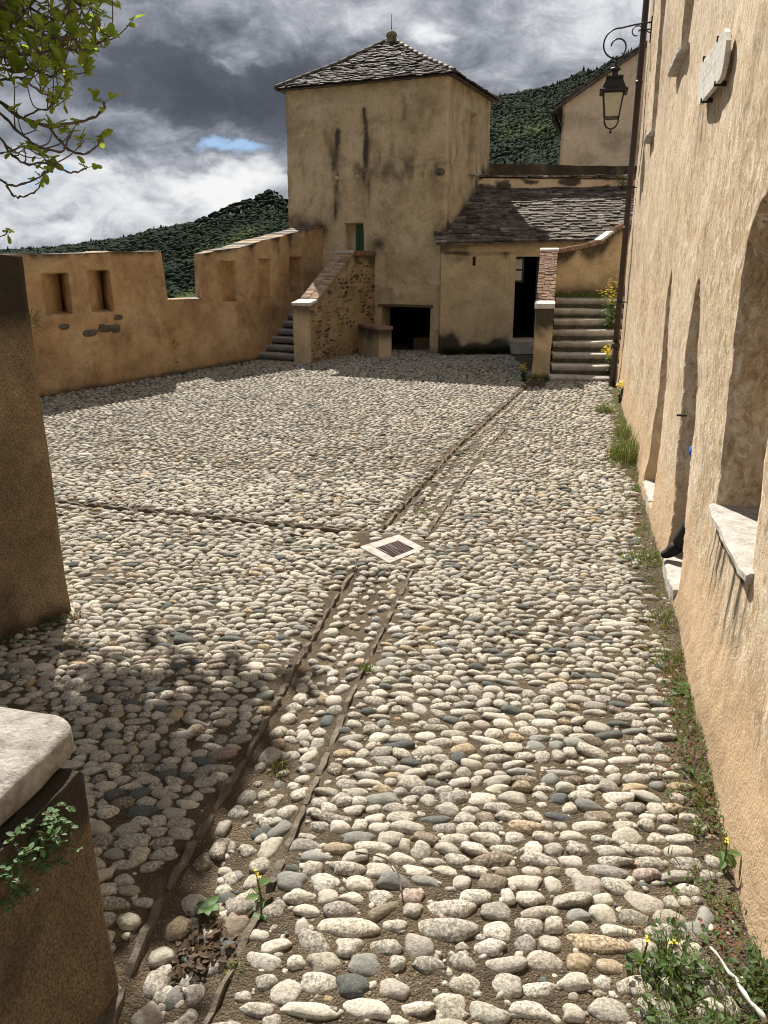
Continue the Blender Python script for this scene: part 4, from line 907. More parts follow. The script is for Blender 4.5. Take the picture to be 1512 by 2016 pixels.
mm.build('roof', M_slate, tw, colors=True)
mm = MB(); mm.lathe((ap[0], ap[1], ZA), [(0.22, -0.10), (0.20, -0.02), (0.12, 0.02), (0.105, 0.06), (0.14, 0.09), (0.145, 0.15), (0.11, 0.20), (0.04, 0.23)], 14); fi = mm.build('finial', M_finial, tw)
mk('lightning_rod', *(lambda q: (np.concatenate(q.V), q.F))(MB().tube([ap+(0, 0, 0.2), ap+(0, 0, 0.62)], (0.012, 0.006), 6)), M_iron, fi)
mm = MB(); mm.box(tf(3.72, 0.16, -0.75), (0.62, 0.4, 0.32), rz=rzt, bev=0.01); mm.box(tf(3.95, 0.17, -0.53), (0.2, 0.02, 0.22), rz=rzt, bev=0.004)
bx = mm.build('wooden_crate', M_wood, loc=(*tf(3.72, 0, -0.75)[:2], 0)); tag(bx, 'brown wooden crate on the floor just inside the cellar opening', 'crate')

# ------------------------------------------------------------------ low annex against the tower
AP, AQ = (1.44, 20.78), (8.4, 21.6)
af, ad_, an_, al_ = wall_frame(AP, AQ); rza = math.atan2(ad_[1], ad_[0])
ax = emp('annex', (*af(2.5, 0)[:2], 0), 'low rendered annex with a slate lean-to roof built against the tower', 'outbuilding')
ADO = (1.93, 2.75, 0.36, 2.42)
def aoff(U, Z):
    P = np.stack([U, Z, U*0], -1); o = 0.03*fbm(P*0.8, 95, 3)+0.018*fbm(P*3.5, 96, 3)+0.010*fbm(P*10, 97, 2); return o-0.03*np.exp(-np.maximum(Z, 0)/0.3)
def astain(U, Z):
    P = np.stack([U*3, Z*3, U*0], -1); n_ = fbm(P, 98, 3)
    return np.clip(1.25*sm(Z+0.55*n_, 0.55, 0.05)+0.8*sm(np.abs(Z-2.50-0.10*n2d(U*1.6, U*0, 99, 2)), 0.06, 0.0)*sm(U, 2.2, 1.6)*0.8+0.3*sm(Z, 2.55, 2.75)+0.45*sm(n2d(U*2, Z*2, 94, 3), .12, .35)*sm(Z, 1.8, 2.4), 0, 1)
us = lines(0, 6.9, 0.07, (ADO[0], 0.04, 0.01), (ADO[1], 0.04, 0.01), (0.80, 0.03, 0.01), (0.885, 0.03, 0.01)); zs = lines(-0.3, 2.78, 0.07, (2.42, 0.03, 0.01), (0.36, 0.03, 0.01), (2.2, 0.03, 0.01))
V, F, sm_, st = slab(AP, AQ, -0.3, 2.78, 0.45, us, zs, aoff, lambda U, Z: ((U > ADO[0]) & (U < ADO[1]) & (Z > ADO[2]) & (Z < ADO[3])) | ((U > 0.80) & (U < 0.885) & (Z > 2.2) & (Z < 2.425)), astain)
mk('wall', V, F, M_annex, ax, smooth=sm_, attrs={'stain_tone': st})
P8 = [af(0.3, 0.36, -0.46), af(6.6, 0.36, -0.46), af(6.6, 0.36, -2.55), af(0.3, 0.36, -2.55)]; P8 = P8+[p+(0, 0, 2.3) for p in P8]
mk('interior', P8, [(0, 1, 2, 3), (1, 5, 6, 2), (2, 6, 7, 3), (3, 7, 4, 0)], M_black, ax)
mm = MB(); mm.box(af(2.3, 0.175, 0.12), (0.95, 0.42, 0.35), rz=rza, bev=0.02, jit=0.008); mm.build('threshold', M_step, ax)
mm = MB()
for z0, z1 in ((1.78, 1.83), (2.36, 2.40), (2.07, 2.095)): mm.box(af(2.085, (z0+z1)/2, -0.36), (0.30, 0.05, z1-z0), rz=rza)
for u in (1.95, 2.22): mm.box(af(u, 2.09, -0.36), (0.045, 0.05, 0.64), rz=rza)
gd = mm.build('window', M_dkgreen, ax)
for z in (1.95, 2.23): 
    mm = MB(); mm.box(af(2.085, z, -0.362), (0.22, 0.012, 0.24), rz=rza); mm.build('pane', M_winpane, gd)
mm = MB(); mm.box(af(2.62, 1.39, -0.40), (0.05, 0.06, 2.06), rz=rza); mm.box(af(1.955, 1.07, -0.40), (0.05, 0.06, 1.4), rz=rza); mm.build('door_frame', M_dkgreen, ax)
r_ = np.random.default_rng(18); mm = MB()
def ar(u, v, dz=0.0): p = af(u, 0, 0.20-v); return np.array((p[0], p[1], 2.72+v*0.545+0.024*u+dz))     # roof: along the eave, in plan from the eave
slates(mm, ar(-0.18, 0), ar(7.0, 0), ar(-0.05, 2.62), ar(7.0, 2.62), 22, 0.13, 0.40, 0.022, r_, tint=(0.55, 1.45))
mm.add([ar(-0.15, 0.02, -0.05), ar(7, 0.02, -0.05), ar(7, 2.62, -0.05), ar(-0.15, 2.62, -0.05), ar(-0.15, 0.02, 0.0), ar(7, 0.02, 0.0), ar(7, 2.62, 0.0), ar(-0.15, 2.62, 0.0)], [(3, 2, 1, 0), (4, 5, 6, 7), (0, 1, 5, 4), (1, 2, 6, 5), (2, 3, 7, 6), (3, 0, 4, 7)])
mm.build('roof', M_slate, ax, colors=True)
# mortar band and capping slates along the top of the roof
def rp(u, z, o=0.0): p = af(u, 0, -2.38+o); return np.array((p[0], p[1], z))
V, F, sm_, st = slab(rp(-0.2, 0)[:2], rp(7, 0)[:2], 3.9, 4.46, 0.3, lines(0, 7.2, 0.06), lines(3.9, 4.46, 0.045), lambda U, Z: 0.05*fbm(np.stack([U*3, Z*3, U*0], -1), 101, 3), None,
    lambda U, Z: np.clip(0.9*sm(n2d(U*3, Z*5, 102, 3), 0.0, 0.2)+0.7*sm(U, 2.0, 0.3), 0, 1))
mk('ridge_band', V, F, M_gable, ax, smooth=sm_, attrs={'stain_tone': st})
mm = MB(); u = 0.6
while u < 6.3:
    L = r_.uniform(0.3, 0.7)
    for lay in range(2): mm.box(rp(u+L/2+r_.uniform(-0.1, 0.1), 4.475+0.028*lay+r_.normal(0, 0.008)+0.015*u, -0.11), (L*0.97, 0.42+r_.uniform(-0.03, 0.06), 0.024), rz=rza+r_.normal(0, 0.01), jit=0.008, col=np.array((1, 1, 0.97))*r_.uniform(1.0, 2.4))
    u += L
mm.build('ridge_capping', M_slate, ax, colors=True)

# dark mossy wall behind the annex, and the gabled house beyond it
V, F, sm_, st = slab((2.75, 24.6), (11.5, 25.6), 0.0, lambda U: 4.98+0.03*n2d(U*2, U*0, 105, 3)-0.008*U, 0.5, lines(0, 8.8, 0.12), lines(0, 5.1, 0.1), lambda U, Z: 0.06*fbm(np.stack([U, Z, U*0], -1)*2, 106, 4), None, lambda U, Z: 0.5*sm(n2d(U, Z, 107, 3), 0, 0.3))
tag(mk('boundary_wall', V-np.array((7, 25, 0)), F, M_darkwall, None, smooth=sm_, attrs={'stain_tone': st}), 'dark mossy wall rising behind the slate roof of the annex', 'wall'); bpy.data.objects['boundary_wall'].location = (7, 25, 0)
gh = emp('gabled_house', (11.0, 32, 0), 'pale rendered gable end of a taller house behind the mossy wall', 'house')
gP, gQ = (6.13, 30.0), (15.83, 27.4)
def gtop(U): return np.where(U < 5.0, 7.40+0.62*U, 7.40+0.62*5-(U-5)*0.62)
V, F, sm_, st = slab(gP, gQ, 0.0, gtop, 9.0, lines(0, 10.0, 0.13), lines(0, 11.0, 0.1), lambda U, Z: 0.05*fbm(np.stack([U, Z, U*0], -1)*1.3, 108, 4), None, lambda U, Z: 0.35*sm(n2d(U*1.1, Z*1.6, 109, 4), 0.12, 0.35)+0.5*sm(U, 0.12, 0.0))
mk('wall', V, F, M_gable, gh, smooth=sm_, attrs={'stain_tone': st})
gf, gd_, gn_, gl_ = wall_frame(gP, gQ); mm = MB(); r_ = np.random.default_rng(19)
def gq(u, o, dz=0.0): p = gf(u, 0, o); return np.array((p[0], p[1], float(gtop(np.array(u)))+dz))
E0, E1, T0, T1 = gq(-0.22, 0.2, 0.03), gq(-0.22, -9.2, 0.03), gq(5, 0.2, 0.06), gq(5, -9.2, 0.06)
slates(mm, E1, E0, T1, T0, 22, 0.25, 0.6, 0.035, r_)
mm.add([E0, E1, T1, T0, E0+(0, 0, -0.09), E1+(0, 0, -0.09), T1+(0, 0, -0.09), T0+(0, 0, -0.09)], [(0, 3, 2, 1), (4, 5, 6, 7), (0, 1, 5, 4), (1, 2, 6, 5), (2, 3, 7, 6), (3, 0, 4, 7)], False, np.array((1, 1, 1)))
R0_, R1_ = gq(10.35, 0.2, 0.03), gq(10.35, -9.2, 0.03)
mm.add([R0_, R1_, T1, T0, R0_+(0, 0, -0.09), R1_+(0, 0, -0.09), T1+(0, 0, -0.09), T0+(0, 0, -0.09)], [(1, 2, 3, 0), (7, 6, 5, 4), (4, 5, 1, 0), (5, 6, 2, 1), (6, 7, 3, 2), (7, 4, 0, 3)])
mm.build('roof', M_slate, gh, colors=True)
mm = MB(); mm.tube([gq(-0.30, 0.16, -0.10), gq(-0.30, -9, -0.16)], 0.10, 10); mm.tube([gq(-0.30, 0.0, -0.15), gq(-0.26, 0.0, -0.42)], 0.07, 8); mm.build('rain_gutter', M_iron, gh)

# ------------------------------------------------------------------ rubble stair up to the tower door
def rubble():
    m, k, b = material('rubble_masonry'); p = k.pos()
    w = k.noise(p, 3.0, 3, 0.6, out=1)
    vv = k.add('ShaderNodeVectorMath', operation='MULTIPLY_ADD'); k.put(vv.inputs[0], w); vv.inputs[1].default_value = (0.22, 0.22, 0.22); k.put(vv.inputs[2], p)
    q = k.scale(vv.outputs[0], (1, 1, 2.3)); d = k.voro(q, 5.0); cid = k.voro(q, 5.0, out=1)
    sc = k.add('ShaderNodeSeparateColor'); k.put(sc.inputs[0], cid)
    thr = k.math('ADD', 0.16, k.math('MULTIPLY', sc.outputs[0], 0.46))
    inst = k.step(k.math('SUBTRACT', k.math('ADD', d, k.math('MULTIPLY', k.math('SUBTRACT', k.noise(p, 22, 5, 0.7), 0.5), 0.22)), thr), 0.03, -0.03)
    inst = k.math('MULTIPLY', inst, k.math('MULTIPLY', k.step(sc.outputs[1], 0.55, 0.6), 0.35))
    mor = k.ramp(k.noise(p, 2.2, 6, 0.65), [(0.35, (0.30, 0.205, 0.105)), (0.65, (0.46, 0.34, 0.19))])
    stn = k.ramp(sc.outputs[2], [(0.0, (0.07, 0.048, 0.03)), (0.35, (0.17, 0.115, 0.066)), (0.65, (0.27, 0.20, 0.12)), (1.0, (0.12, 0.11, 0.09))])
    stn = k.mix(k.math('MULTIPLY', k.noise(p, 30, 5, 0.7), 0.6), stn, (0.05, 0.04, 0.03))
    c = k.mix(inst, mor, stn); c = k.mix(k.math('MULTIPLY', k.attr('stain_tone', 2), 0.85), c, (0.05, 0.043, 0.033))
    k.put(b.inputs['Base Color'], c)
    h = k.math('ADD', k.math('MULTIPLY', inst, -0.5), k.math('MULTIPLY', k.noise(p, 24, 6, 0.7), 0.6)); k.put(b.inputs['Normal'], k.bump(h, 0.7, 0.05)); return m
M_rubble = rubble()
M_rstone = stone('rubble_stone', (0.62, 0.58, 0.52), (1.0, 0.95, 0.9), 14, (0.04, 0.034, 0.027), 0.8, 0.45, 0.9, True)
RA, RB = (-1.75, 18.85), (-0.06, 22.05)
rf, rd, rn, rl = wall_frame(RA, RB); rzr = math.atan2(rd[1], rd[0])
ls = emp('stone_stairs', (*rf(1.5, 0, -0.5)[:2], 0), 'steep stone steps with a rubble parapet and brick coping, leading to the tower door', 'stairs')
def rtop(U): return np.interp(U, [0, 0.22, 2.02, 2.1, 4], [1.33, 1.36, 2.46, 2.47, 2.47])
V, F, sm_, st = slab(RA, RB, -0.3, rtop, 0.42, lines(0, rl, 0.055), lines(-0.3, 2.5, 0.05), lambda U, Z: 0.03*fbm(np.stack([U, Z, U*0], -1)*2.2, 111, 3)+0.022*fbm(np.stack([U*6, Z*9, U*0], -1), 112, 3), None,
    lambda U, Z: np.clip(sm(rtop(U)-Z+0.3*n2d(U*4, Z*1.2, 113, 3), 0.35, 0.02)*sm(U, 1.5, 2.3)+0.55*sm(U, 2.7, 3.4)*sm(Z, 1.2, 2.2)+0.4*sm(rtop(U)-Z, 0.2, 0.0)+0.3*sm(Z, 0.2, 0), 0, 1))
par = mk('parapet', V, F, M_rubble, ls, smooth=sm_, attrs={'stain_tone': st})
mm = MB(); r_ = np.random.default_rng(77); V0, F0 = ICO[2]; z = 0.10
while z < 2.4:
    hh = r_.uniform(0.045, 0.085); u = r_.uniform(0.04, 0.2)
    while u < rl-0.03:
        L = r_.uniform(0.05, 0.24) if r_.uniform() < 0.8 else r_.uniform(0.2, 0.34)
        zc = z+r_.normal(0, 0.012)
        if zc+hh < float(rtop(np.array(u+L/2)))-0.06 and u+L < rl-0.02 and r_.uniform() < 0.72:
            e = r_.uniform(0.45, 0.75); q = np.sign(V0)*np.abs(V0)**e*(1+0.20*fbm(V0*1.9+u*7+z*3, 118, 3))[:, None]
            d_ = np.array((rd[0], rd[1], r_.normal(0, 0.12))); col = np.array([(0.13, 0.095, 0.06), (0.20, 0.14, 0.085), (0.27, 0.205, 0.125), (0.33, 0.25, 0.155), (0.10, 0.085, 0.065), (0.17, 0.16, 0.13)][r_.integers(0, 6)])*r_.uniform(0.8, 1.2)
            mm.add(rf(u+L/2, zc, r_.uniform(-0.020, -0.004))+np.outer(q[:, 0]*L*0.5, d_)+np.outer(q[:, 1]*0.022, (rn[0], rn[1], 0))+np.outer(q[:, 2]*hh*0.5*r_.uniform(0.7, 1.1), (0, 0, 1)), F0, True, col)
        u += L+r_.uniform(0.02, 0.14)
    z += hh+r_.uniform(0.012, 0.045)
mk('rubble_facing', np.concatenate(mm.V), mm.F, M_rstone, par, smooth=True, attrs={'col': np.concatenate(mm.col)}, kind='stuff')
V, F, sm_, st = slab(rf(-0.012, 0, -0.44)[:2], rf(-0.012, 0, 0.012)[:2], -0.2, 1.32, 0.05, lines(0, 0.452, 0.05), lines(-0.2, 1.32, 0.05), lambda U, Z: 0.012*fbm(np.stack([U, Z, U*0], -1)*5, 114, 3), None, lambda U, Z: 0.7*sm(Z, 0.85, 1.3))
mk('parapet_end', V, F, M_annex, ls, smooth=sm_, attrs={'stain_tone': st})
r_ = np.random.default_rng(23); mm = MB()
n_ = 30; slope = math.atan2(1.10, 1.80)
for q in range(n_):                           # bricks laid across the sloping top
    f = (q+0.5)/n_; u = 0.30+f*1.74; z = float(rtop(np.array(u)))+0.02
    for h_ in range(2):
        o = 0.035-0.245*h_-0.118; L = 0.236
        Rz = Matrix.Rotation(rzr, 3, 'Z') @ Matrix.Rotation(-slope, 3, 'Y')
        mm.box(rf(u, z+r_.normal(0, 0.004), o+r_.normal(0, 0.004)), (0.064, L, 0.055), M=Rz, jit=0.003, bev=0.006, col=np.array((1, 0.95, 0.9))*r_.uniform(0.75, 1.55))
q = 2.08
while q < rl-0.02:
    mm.box(rf(q+0.03, 2.50+r_.normal(0, 0.004), -0.20), (0.055, 0.50, 0.11), rz=rzr+r_.normal(0, 0.01), jit=0.003, bev=0.005, col=np.array((0.7, 0.6, 0.55))*r_.uniform(0.6, 1.2)); q += 0.066
mk('coping', np.concatenate(mm.V), mm.F, M_brick, par, attrs={'col': np.concatenate(mm.col)})
mm = MB(); mm.box(rf(0.14, 1.395, -0.205), (0.34, 0.52, 0.075), M=Matrix.Rotation(rzr, 3, 'Z') @ Matrix.Rotation(-0.22, 3, 'Y'), bev=0.012, jit=0.006); mk('capstone', np.concatenate(mm.V), mm.F, M_marble, par)
mm = MB(); mm.box(rf(2.02, 2.53, -0.205), (0.12, 0.5, 0.07), rz=rzr, bev=0.01, jit=0.006); mk('capstone', np.concatenate(mm.V), mm.F, M_step, par)
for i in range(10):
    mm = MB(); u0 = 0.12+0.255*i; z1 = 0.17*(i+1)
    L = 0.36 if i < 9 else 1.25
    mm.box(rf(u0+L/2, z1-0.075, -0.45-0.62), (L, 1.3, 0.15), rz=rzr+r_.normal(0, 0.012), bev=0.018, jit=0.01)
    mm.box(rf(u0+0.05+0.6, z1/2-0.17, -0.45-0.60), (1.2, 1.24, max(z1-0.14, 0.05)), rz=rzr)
    V = np.concatenate(mm.V); mk('step', V, mm.F, M_stepw, ls, attrs={'stain_tone': 0.25+0.75*sm(V[:, 2], z1-0.01, z1-0.05)})  # darker below each tread's top edge
# low brick-topped wing wall beside the cellar opening
lf, ld, ln, ll_ = wall_frame((-0.567, 20.73), (-0.135, 19.87))
lw = emp('wing_wall', (*lf(0.5, 0, -0.18)[:2], 0), 'short low wall with a brick top beside the cellar opening', 'wall')
V, F, sm_, st = slab((-0.70, 21.0), (-0.135, 19.87), -0.2, 0.70, 0.36, lines(0, 1.263, 0.05), lines(-0.2, 0.7, 0.05), lambda U, Z: 0.03*fbm(np.stack([U, Z, U*0], -1)*4, 116, 3), None, lambda U, Z: np.clip(sm(Z+0.3*n2d(U*5, Z, 117, 2), 0.1, 0.7), 0, 1)*0.9)
mk('masonry', V, F, M_annex, lw, smooth=sm_, attrs={'stain_tone': st})
mm = MB(); q = -0.3; rzl = math.atan2(ld[1], ld[0])
while q < ll_+0.02:
    mm.box(lf(q, 0.735, -0.18), (0.056, 0.42, 0.075), rz=rzl, jit=0.004, bev=0.006, col=np.array((0.85, 0.75, 0.7))*r_.uniform(0.7, 1.3)); q += 0.066
mm.build('brick_coping', M_brick, lw, colors=True)

# ------------------------------------------------------------------ stairs on the right with their sloping parapet
rs = emp('stone_staircase', (4.3, 17.2, 0), 'worn stone steps climbing beside the corner of the long house, weeds in the joints', 'stairs')
r_ = np.random.default_rng(29)
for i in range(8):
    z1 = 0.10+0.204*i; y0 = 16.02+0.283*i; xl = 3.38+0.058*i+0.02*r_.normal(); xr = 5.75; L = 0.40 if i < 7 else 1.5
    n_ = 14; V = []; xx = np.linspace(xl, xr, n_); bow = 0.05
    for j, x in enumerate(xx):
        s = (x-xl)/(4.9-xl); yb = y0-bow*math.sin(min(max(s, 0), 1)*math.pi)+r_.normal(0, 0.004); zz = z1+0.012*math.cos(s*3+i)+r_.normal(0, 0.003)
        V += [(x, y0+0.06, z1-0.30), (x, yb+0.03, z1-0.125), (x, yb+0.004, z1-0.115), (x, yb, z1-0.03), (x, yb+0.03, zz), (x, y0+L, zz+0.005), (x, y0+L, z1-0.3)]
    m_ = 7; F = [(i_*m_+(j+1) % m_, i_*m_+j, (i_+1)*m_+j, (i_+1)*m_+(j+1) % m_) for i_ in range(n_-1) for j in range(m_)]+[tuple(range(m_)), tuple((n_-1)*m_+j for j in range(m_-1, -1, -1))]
    mk('step', V, F, M_stepw, rs, attrs={'stain_tone': np.tile([1, 0.95, 0.85, 0.3, 0.0, 0.1, 1], n_)})  # riser points dark, nosing partly, tread pale
PD = np.array((0.205, 0.979)); PN = np.array((0.979, -0.205)); PB = np.array((3.06, 16.42)); PWID = 0.36
def pp(t, z, w): p = PB+PD*t+PN*w; return np.array((p[0], p[1], z))
prof = [(0, -0.3), (0, 1.42), (0.36, 1.46), (2.22, 2.50), (2.62, 2.52), (2.62, -0.3)]
def pstain(t, z, w): return 0
P_, Q_ = pp(2.62, 0, 0)[:2], pp(0, 0, 0)[:2]
# body: dense skin on the end, the two sides and the top so that it can be uneven
mmV, mmF = [], []
def patch(fn, nu, nv, stf):
    u = np.linspace(0, 1, nu); v = np.linspace(0, 1, nv); U, Vv = np.meshgrid(u, v, indexing='ij'); P = fn(U, Vv); k0 = sum(len(a) for a in mmV)
    mmV.append(P.reshape(-1, 3)); i, j = np.meshgrid(np.arange(nu-1), np.arange(nv-1), indexing='ij'); q = i*nv+j+k0
    mmF.append(np.stack([q, q+nv, q+nv+1, q+1], -1).reshape(-1, 4)); return stf(P).ravel()
def ptop(t): return np.interp(t, [0, 0.36, 2.22, 2.62], [1.42, 1.46, 2.50, 2.52])
def pxyz(t, z, w):
    o = 0.022*fbm(np.stack([t*2.2, z*2.2, w*3], -1), 121, 3)
    return np.stack([PB[0]+PD[0]*(t+o)+PN[0]*(w+o), PB[1]+PD[1]*(t+o)+PN[1]*(w+o), z], -1)
sts = [patch(lambda U, Vv: pxyz(U*0, -0.2+Vv*1.62, U*PWID), 8, 40, lambda P: np.clip(sm(P[..., 2]+0.35*fbm(P*4, 122, 3), 0.75, 1.25)+0.35*sm(fbm(P*2, 123, 2), 0, .3), 0, 1)),
       patch(lambda U, Vv: pxyz(U*2.62, -0.2+Vv*(ptop(U*2.62)+0.2), U*0+PWID), 40, 40, lambda P: 0.3*sm(fbm(P*2, 124, 3), 0, .3)),
       patch(lambda U, Vv: pxyz((1-U)*2.62, -0.2+Vv*(ptop((1-U)*2.62)+0.2), U*0), 40, 30, lambda P: 0.3*sm(fbm(P*2, 124, 3), 0, .3)),
       patch(lambda U, Vv: pxyz(Vv*2.62, ptop(Vv*2.62), U*PWID), 6, 30, lambda P: P[..., 2]*0+0.2)]
pr = mk('parapet', np.concatenate(mmV), np.concatenate(mmF), M_annex, rs, smooth=True, attrs={'stain_tone': np.concatenate(sts)})
mm = MB(); n_ = 36; slp = math.atan2(1.04, 1.86); RR = Matrix.Rotation(math.atan2(PD[1], PD[0]), 3, 'Z') @ Matrix.Rotation(-slp, 3, 'Y')
for q in range(n_):
    t = 0.40+(q+0.5)/n_*1.82; w = -0.012
    while w < PWID-0.02:
        L = min(r_.uniform(0.09, 0.2), PWID+0.012-w); mm.box(pp(t, float(ptop(t))+0.005+r_.normal(0, 0.006), w+L/2), (0.046, L-0.008, 0.06), M=RR, jit=0.003, bev=0.004, col=np.array((0.95, 0.85, 0.8))*r_.uniform(0.6, 1.15)); w += L
mk('brick_coping', np.concatenate(mm.V), mm.F, M_brick, pr, attrs={'col': np.concatenate(mm.col)})
rzp = math.atan2(PD[1], PD[0])
for t, z, ln_ in ((0.17, 1.485, 0.42), (2.42, 2.555, 0.44)):
    mm = MB(); mm.box(pp(t, z, PWID/2), (ln_, PWID+0.05, 0.10 if t < 1 else 0.07), M=Matrix.Rotation(rzp, 3, 'Z') @ Matrix.Rotation(-0.10, 3, 'Y'), bev=0.014, jit=0.006); mk('capstone', np.concatenate(mm.V), mm.F, M_marble, pr)
# wall closing the landing, its coping bricks, and the raised corner
def btop(U): return np.interp(U, [0, 0.35, 0.9, 1.25, 1.5, 3], [2.50, 2.52, 2.62, 2.72, 2.95, 3.6])
BP, BQ = pp(2.45, 0, 0.15)[:2], (6.4, 19.0); bf, bd, bn, bl_ = wall_frame(BP, BQ)
V, F, sm_, st = slab(BP, BQ, 0.0, btop, 0.36, lines(0, bl_, 0.06), lines(0.0, 3.6, 0.06), lambda U, Z: 0.03*fbm(np.stack([U, Z, U*0], -1)*2.5, 126, 4), None,
    lambda U, Z: np.clip(0.9*sm(btop(U)-Z+0.5*n2d(U*3, Z*0.7, 127, 3), 0.5, 0.0)+0.8*sm(Z, 1.95, 1.5)+0.35*sm(n2d(U*2, Z*2, 128, 3), 0.05, 0.3), 0, 1))
bw = mk('landing_wall', V, F, M_annex, rs, smooth=sm_, attrs={'stain_tone': st})
mm = MB(); q = 0.15; rzb = math.atan2(bd[1], bd[0])
while q < bl_:
    mm.box(bf(q, float(btop(q))+0.03, -0.16), (0.058, 0.44, 0.09), rz=rzb, jit=0.004, bev=0.005, col=np.array((0.8, 0.7, 0.62))*r_.uniform(0.6, 1.2)); q += 0.066
mk('brick_coping', np.concatenate(mm.V), mm.F, M_brick, bw, attrs={'col': np.concatenate(mm.col)})
mm = MB(); mm.box(bf(1.33, 2.86, -0.16), (0.34, 0.5, 0.05), M=Matrix.Rotation(rzb, 3, 'Z') @ Matrix.Rotation(-0.62, 3, 'Y'), bev=0.008); mk('capstone', np.concatenate(mm.V), mm.F, M_marble, bw)

# ------------------------------------------------------------------ near piers on the left
def thick_wall(name, K, d, length, h, thick, mat, parent, seed, stf, top=None, du=0.05):
    K = np.array(K); d = np.array(d)/np.linalg.norm(d); P = K-d*length
    V, F, s_, st = slab(P, K, -0.3, top if top is not None else h, thick, lines(0, length, du, (length, 0.12, 0.02)), lines(-0.3, h+0.15, du),
        lambda U, Z: 0.03*fbm(np.stack([U, Z, U*0+seed], -1)*1.2, seed, 3)+0.012*fbm(np.stack([U, Z, U*0], -1)*7, seed+3, 3)+0.035*sm(U, length-0.07, length)**2-0.03*np.exp(-np.maximum(Z, 0)/0.2), None, stf)
    return mk(name, V, F, mat, parent, smooth=s_, attrs={'stain_tone': st})
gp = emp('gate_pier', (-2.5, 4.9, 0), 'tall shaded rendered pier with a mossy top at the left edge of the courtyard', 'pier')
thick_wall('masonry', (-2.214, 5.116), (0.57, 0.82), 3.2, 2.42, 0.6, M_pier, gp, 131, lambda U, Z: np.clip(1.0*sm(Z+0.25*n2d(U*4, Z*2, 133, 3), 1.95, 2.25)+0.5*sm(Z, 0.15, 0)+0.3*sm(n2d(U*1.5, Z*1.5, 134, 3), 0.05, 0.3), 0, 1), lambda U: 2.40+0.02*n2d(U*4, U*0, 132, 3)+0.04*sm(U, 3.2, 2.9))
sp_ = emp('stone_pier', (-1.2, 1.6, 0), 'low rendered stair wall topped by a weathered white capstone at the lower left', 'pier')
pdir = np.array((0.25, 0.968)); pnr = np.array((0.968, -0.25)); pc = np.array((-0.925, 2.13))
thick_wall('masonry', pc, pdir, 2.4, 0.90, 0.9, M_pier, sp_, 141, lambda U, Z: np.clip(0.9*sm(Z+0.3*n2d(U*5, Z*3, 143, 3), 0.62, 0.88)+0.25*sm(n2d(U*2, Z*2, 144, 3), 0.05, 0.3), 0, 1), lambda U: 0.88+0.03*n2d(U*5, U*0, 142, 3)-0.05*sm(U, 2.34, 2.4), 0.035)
# capstone: a rounded slab set back from the edge
def capstone():
    n1_, n2_ = 60, 40; L, Wd, z0, z1, rr = 2.2, 0.8, 0.892, 1.01, 0.045
    th = np.linspace(0, 2*math.pi, 120, endpoint=False); ring = []
    for t in th:                              # rounded rectangle outline
        c, s = math.cos(t), math.sin(t); e = 0.16; x = np.sign(c)*abs(c)**e; y = np.sign(s)*abs(s)**e; ring.append((x*L/2, y*Wd/2))
    ring = np.array(ring); V = []; prof = [(0.014, 0.0), (0.002, 0.012), (0.0, 0.04), (0.0, 0.080), (0.003, 0.090), (0.010, 0.098), (0.022, 0.103), (0.08, 0.106), (0.2, 0.107), (0.36, 0.107)]
    for ins, dz in prof:
        nrm_ = ring/np.linalg.norm(ring, axis=1)[:, None]; P = ring*(1-ins/np.array((L/2, Wd/2))*1.0); V.append(np.column_stack([P, np.full(len(P), z0+dz)]))
    V = np.concatenate(V); V[:, :2] += 0.012*np.stack([fbm(V*9, 151, 3), fbm(V*9, 152, 3)], -1); V[:, 2] += 0.012*fbm(V*np.array((6, 6, 6)), 153, 4)
    nn = len(ring); F = [(i*nn+j, i*nn+(j+1) % nn, (i+1)*nn+(j+1) % nn, (i+1)*nn+j) for i in range(len(prof)-1) for j in range(nn)]+[tuple(range(nn-1, -1, -1)), tuple((len(prof)-1)*nn+j for j in range(nn))]
    ctr = np.array((-0.955, 2.20))-pdir*(L/2-0.01)-pnr*(Wd/2)
    W_ = np.stack([ctr[0]+pdir[0]*V[:, 0]-pnr[0]*V[:, 1], ctr[1]+pdir[1]*V[:, 0]-pnr[1]*V[:, 1], V[:, 2]], -1)
    return mk('capstone', W_, F, M_cap, sp_, smooth=True)
M_cap = stone('weathered_capstone', (0.26, 0.24, 0.215), (0.47, 0.445, 0.41), 12, (0.14, 0.12, 0.11), 0.9, 0.7)
capstone()

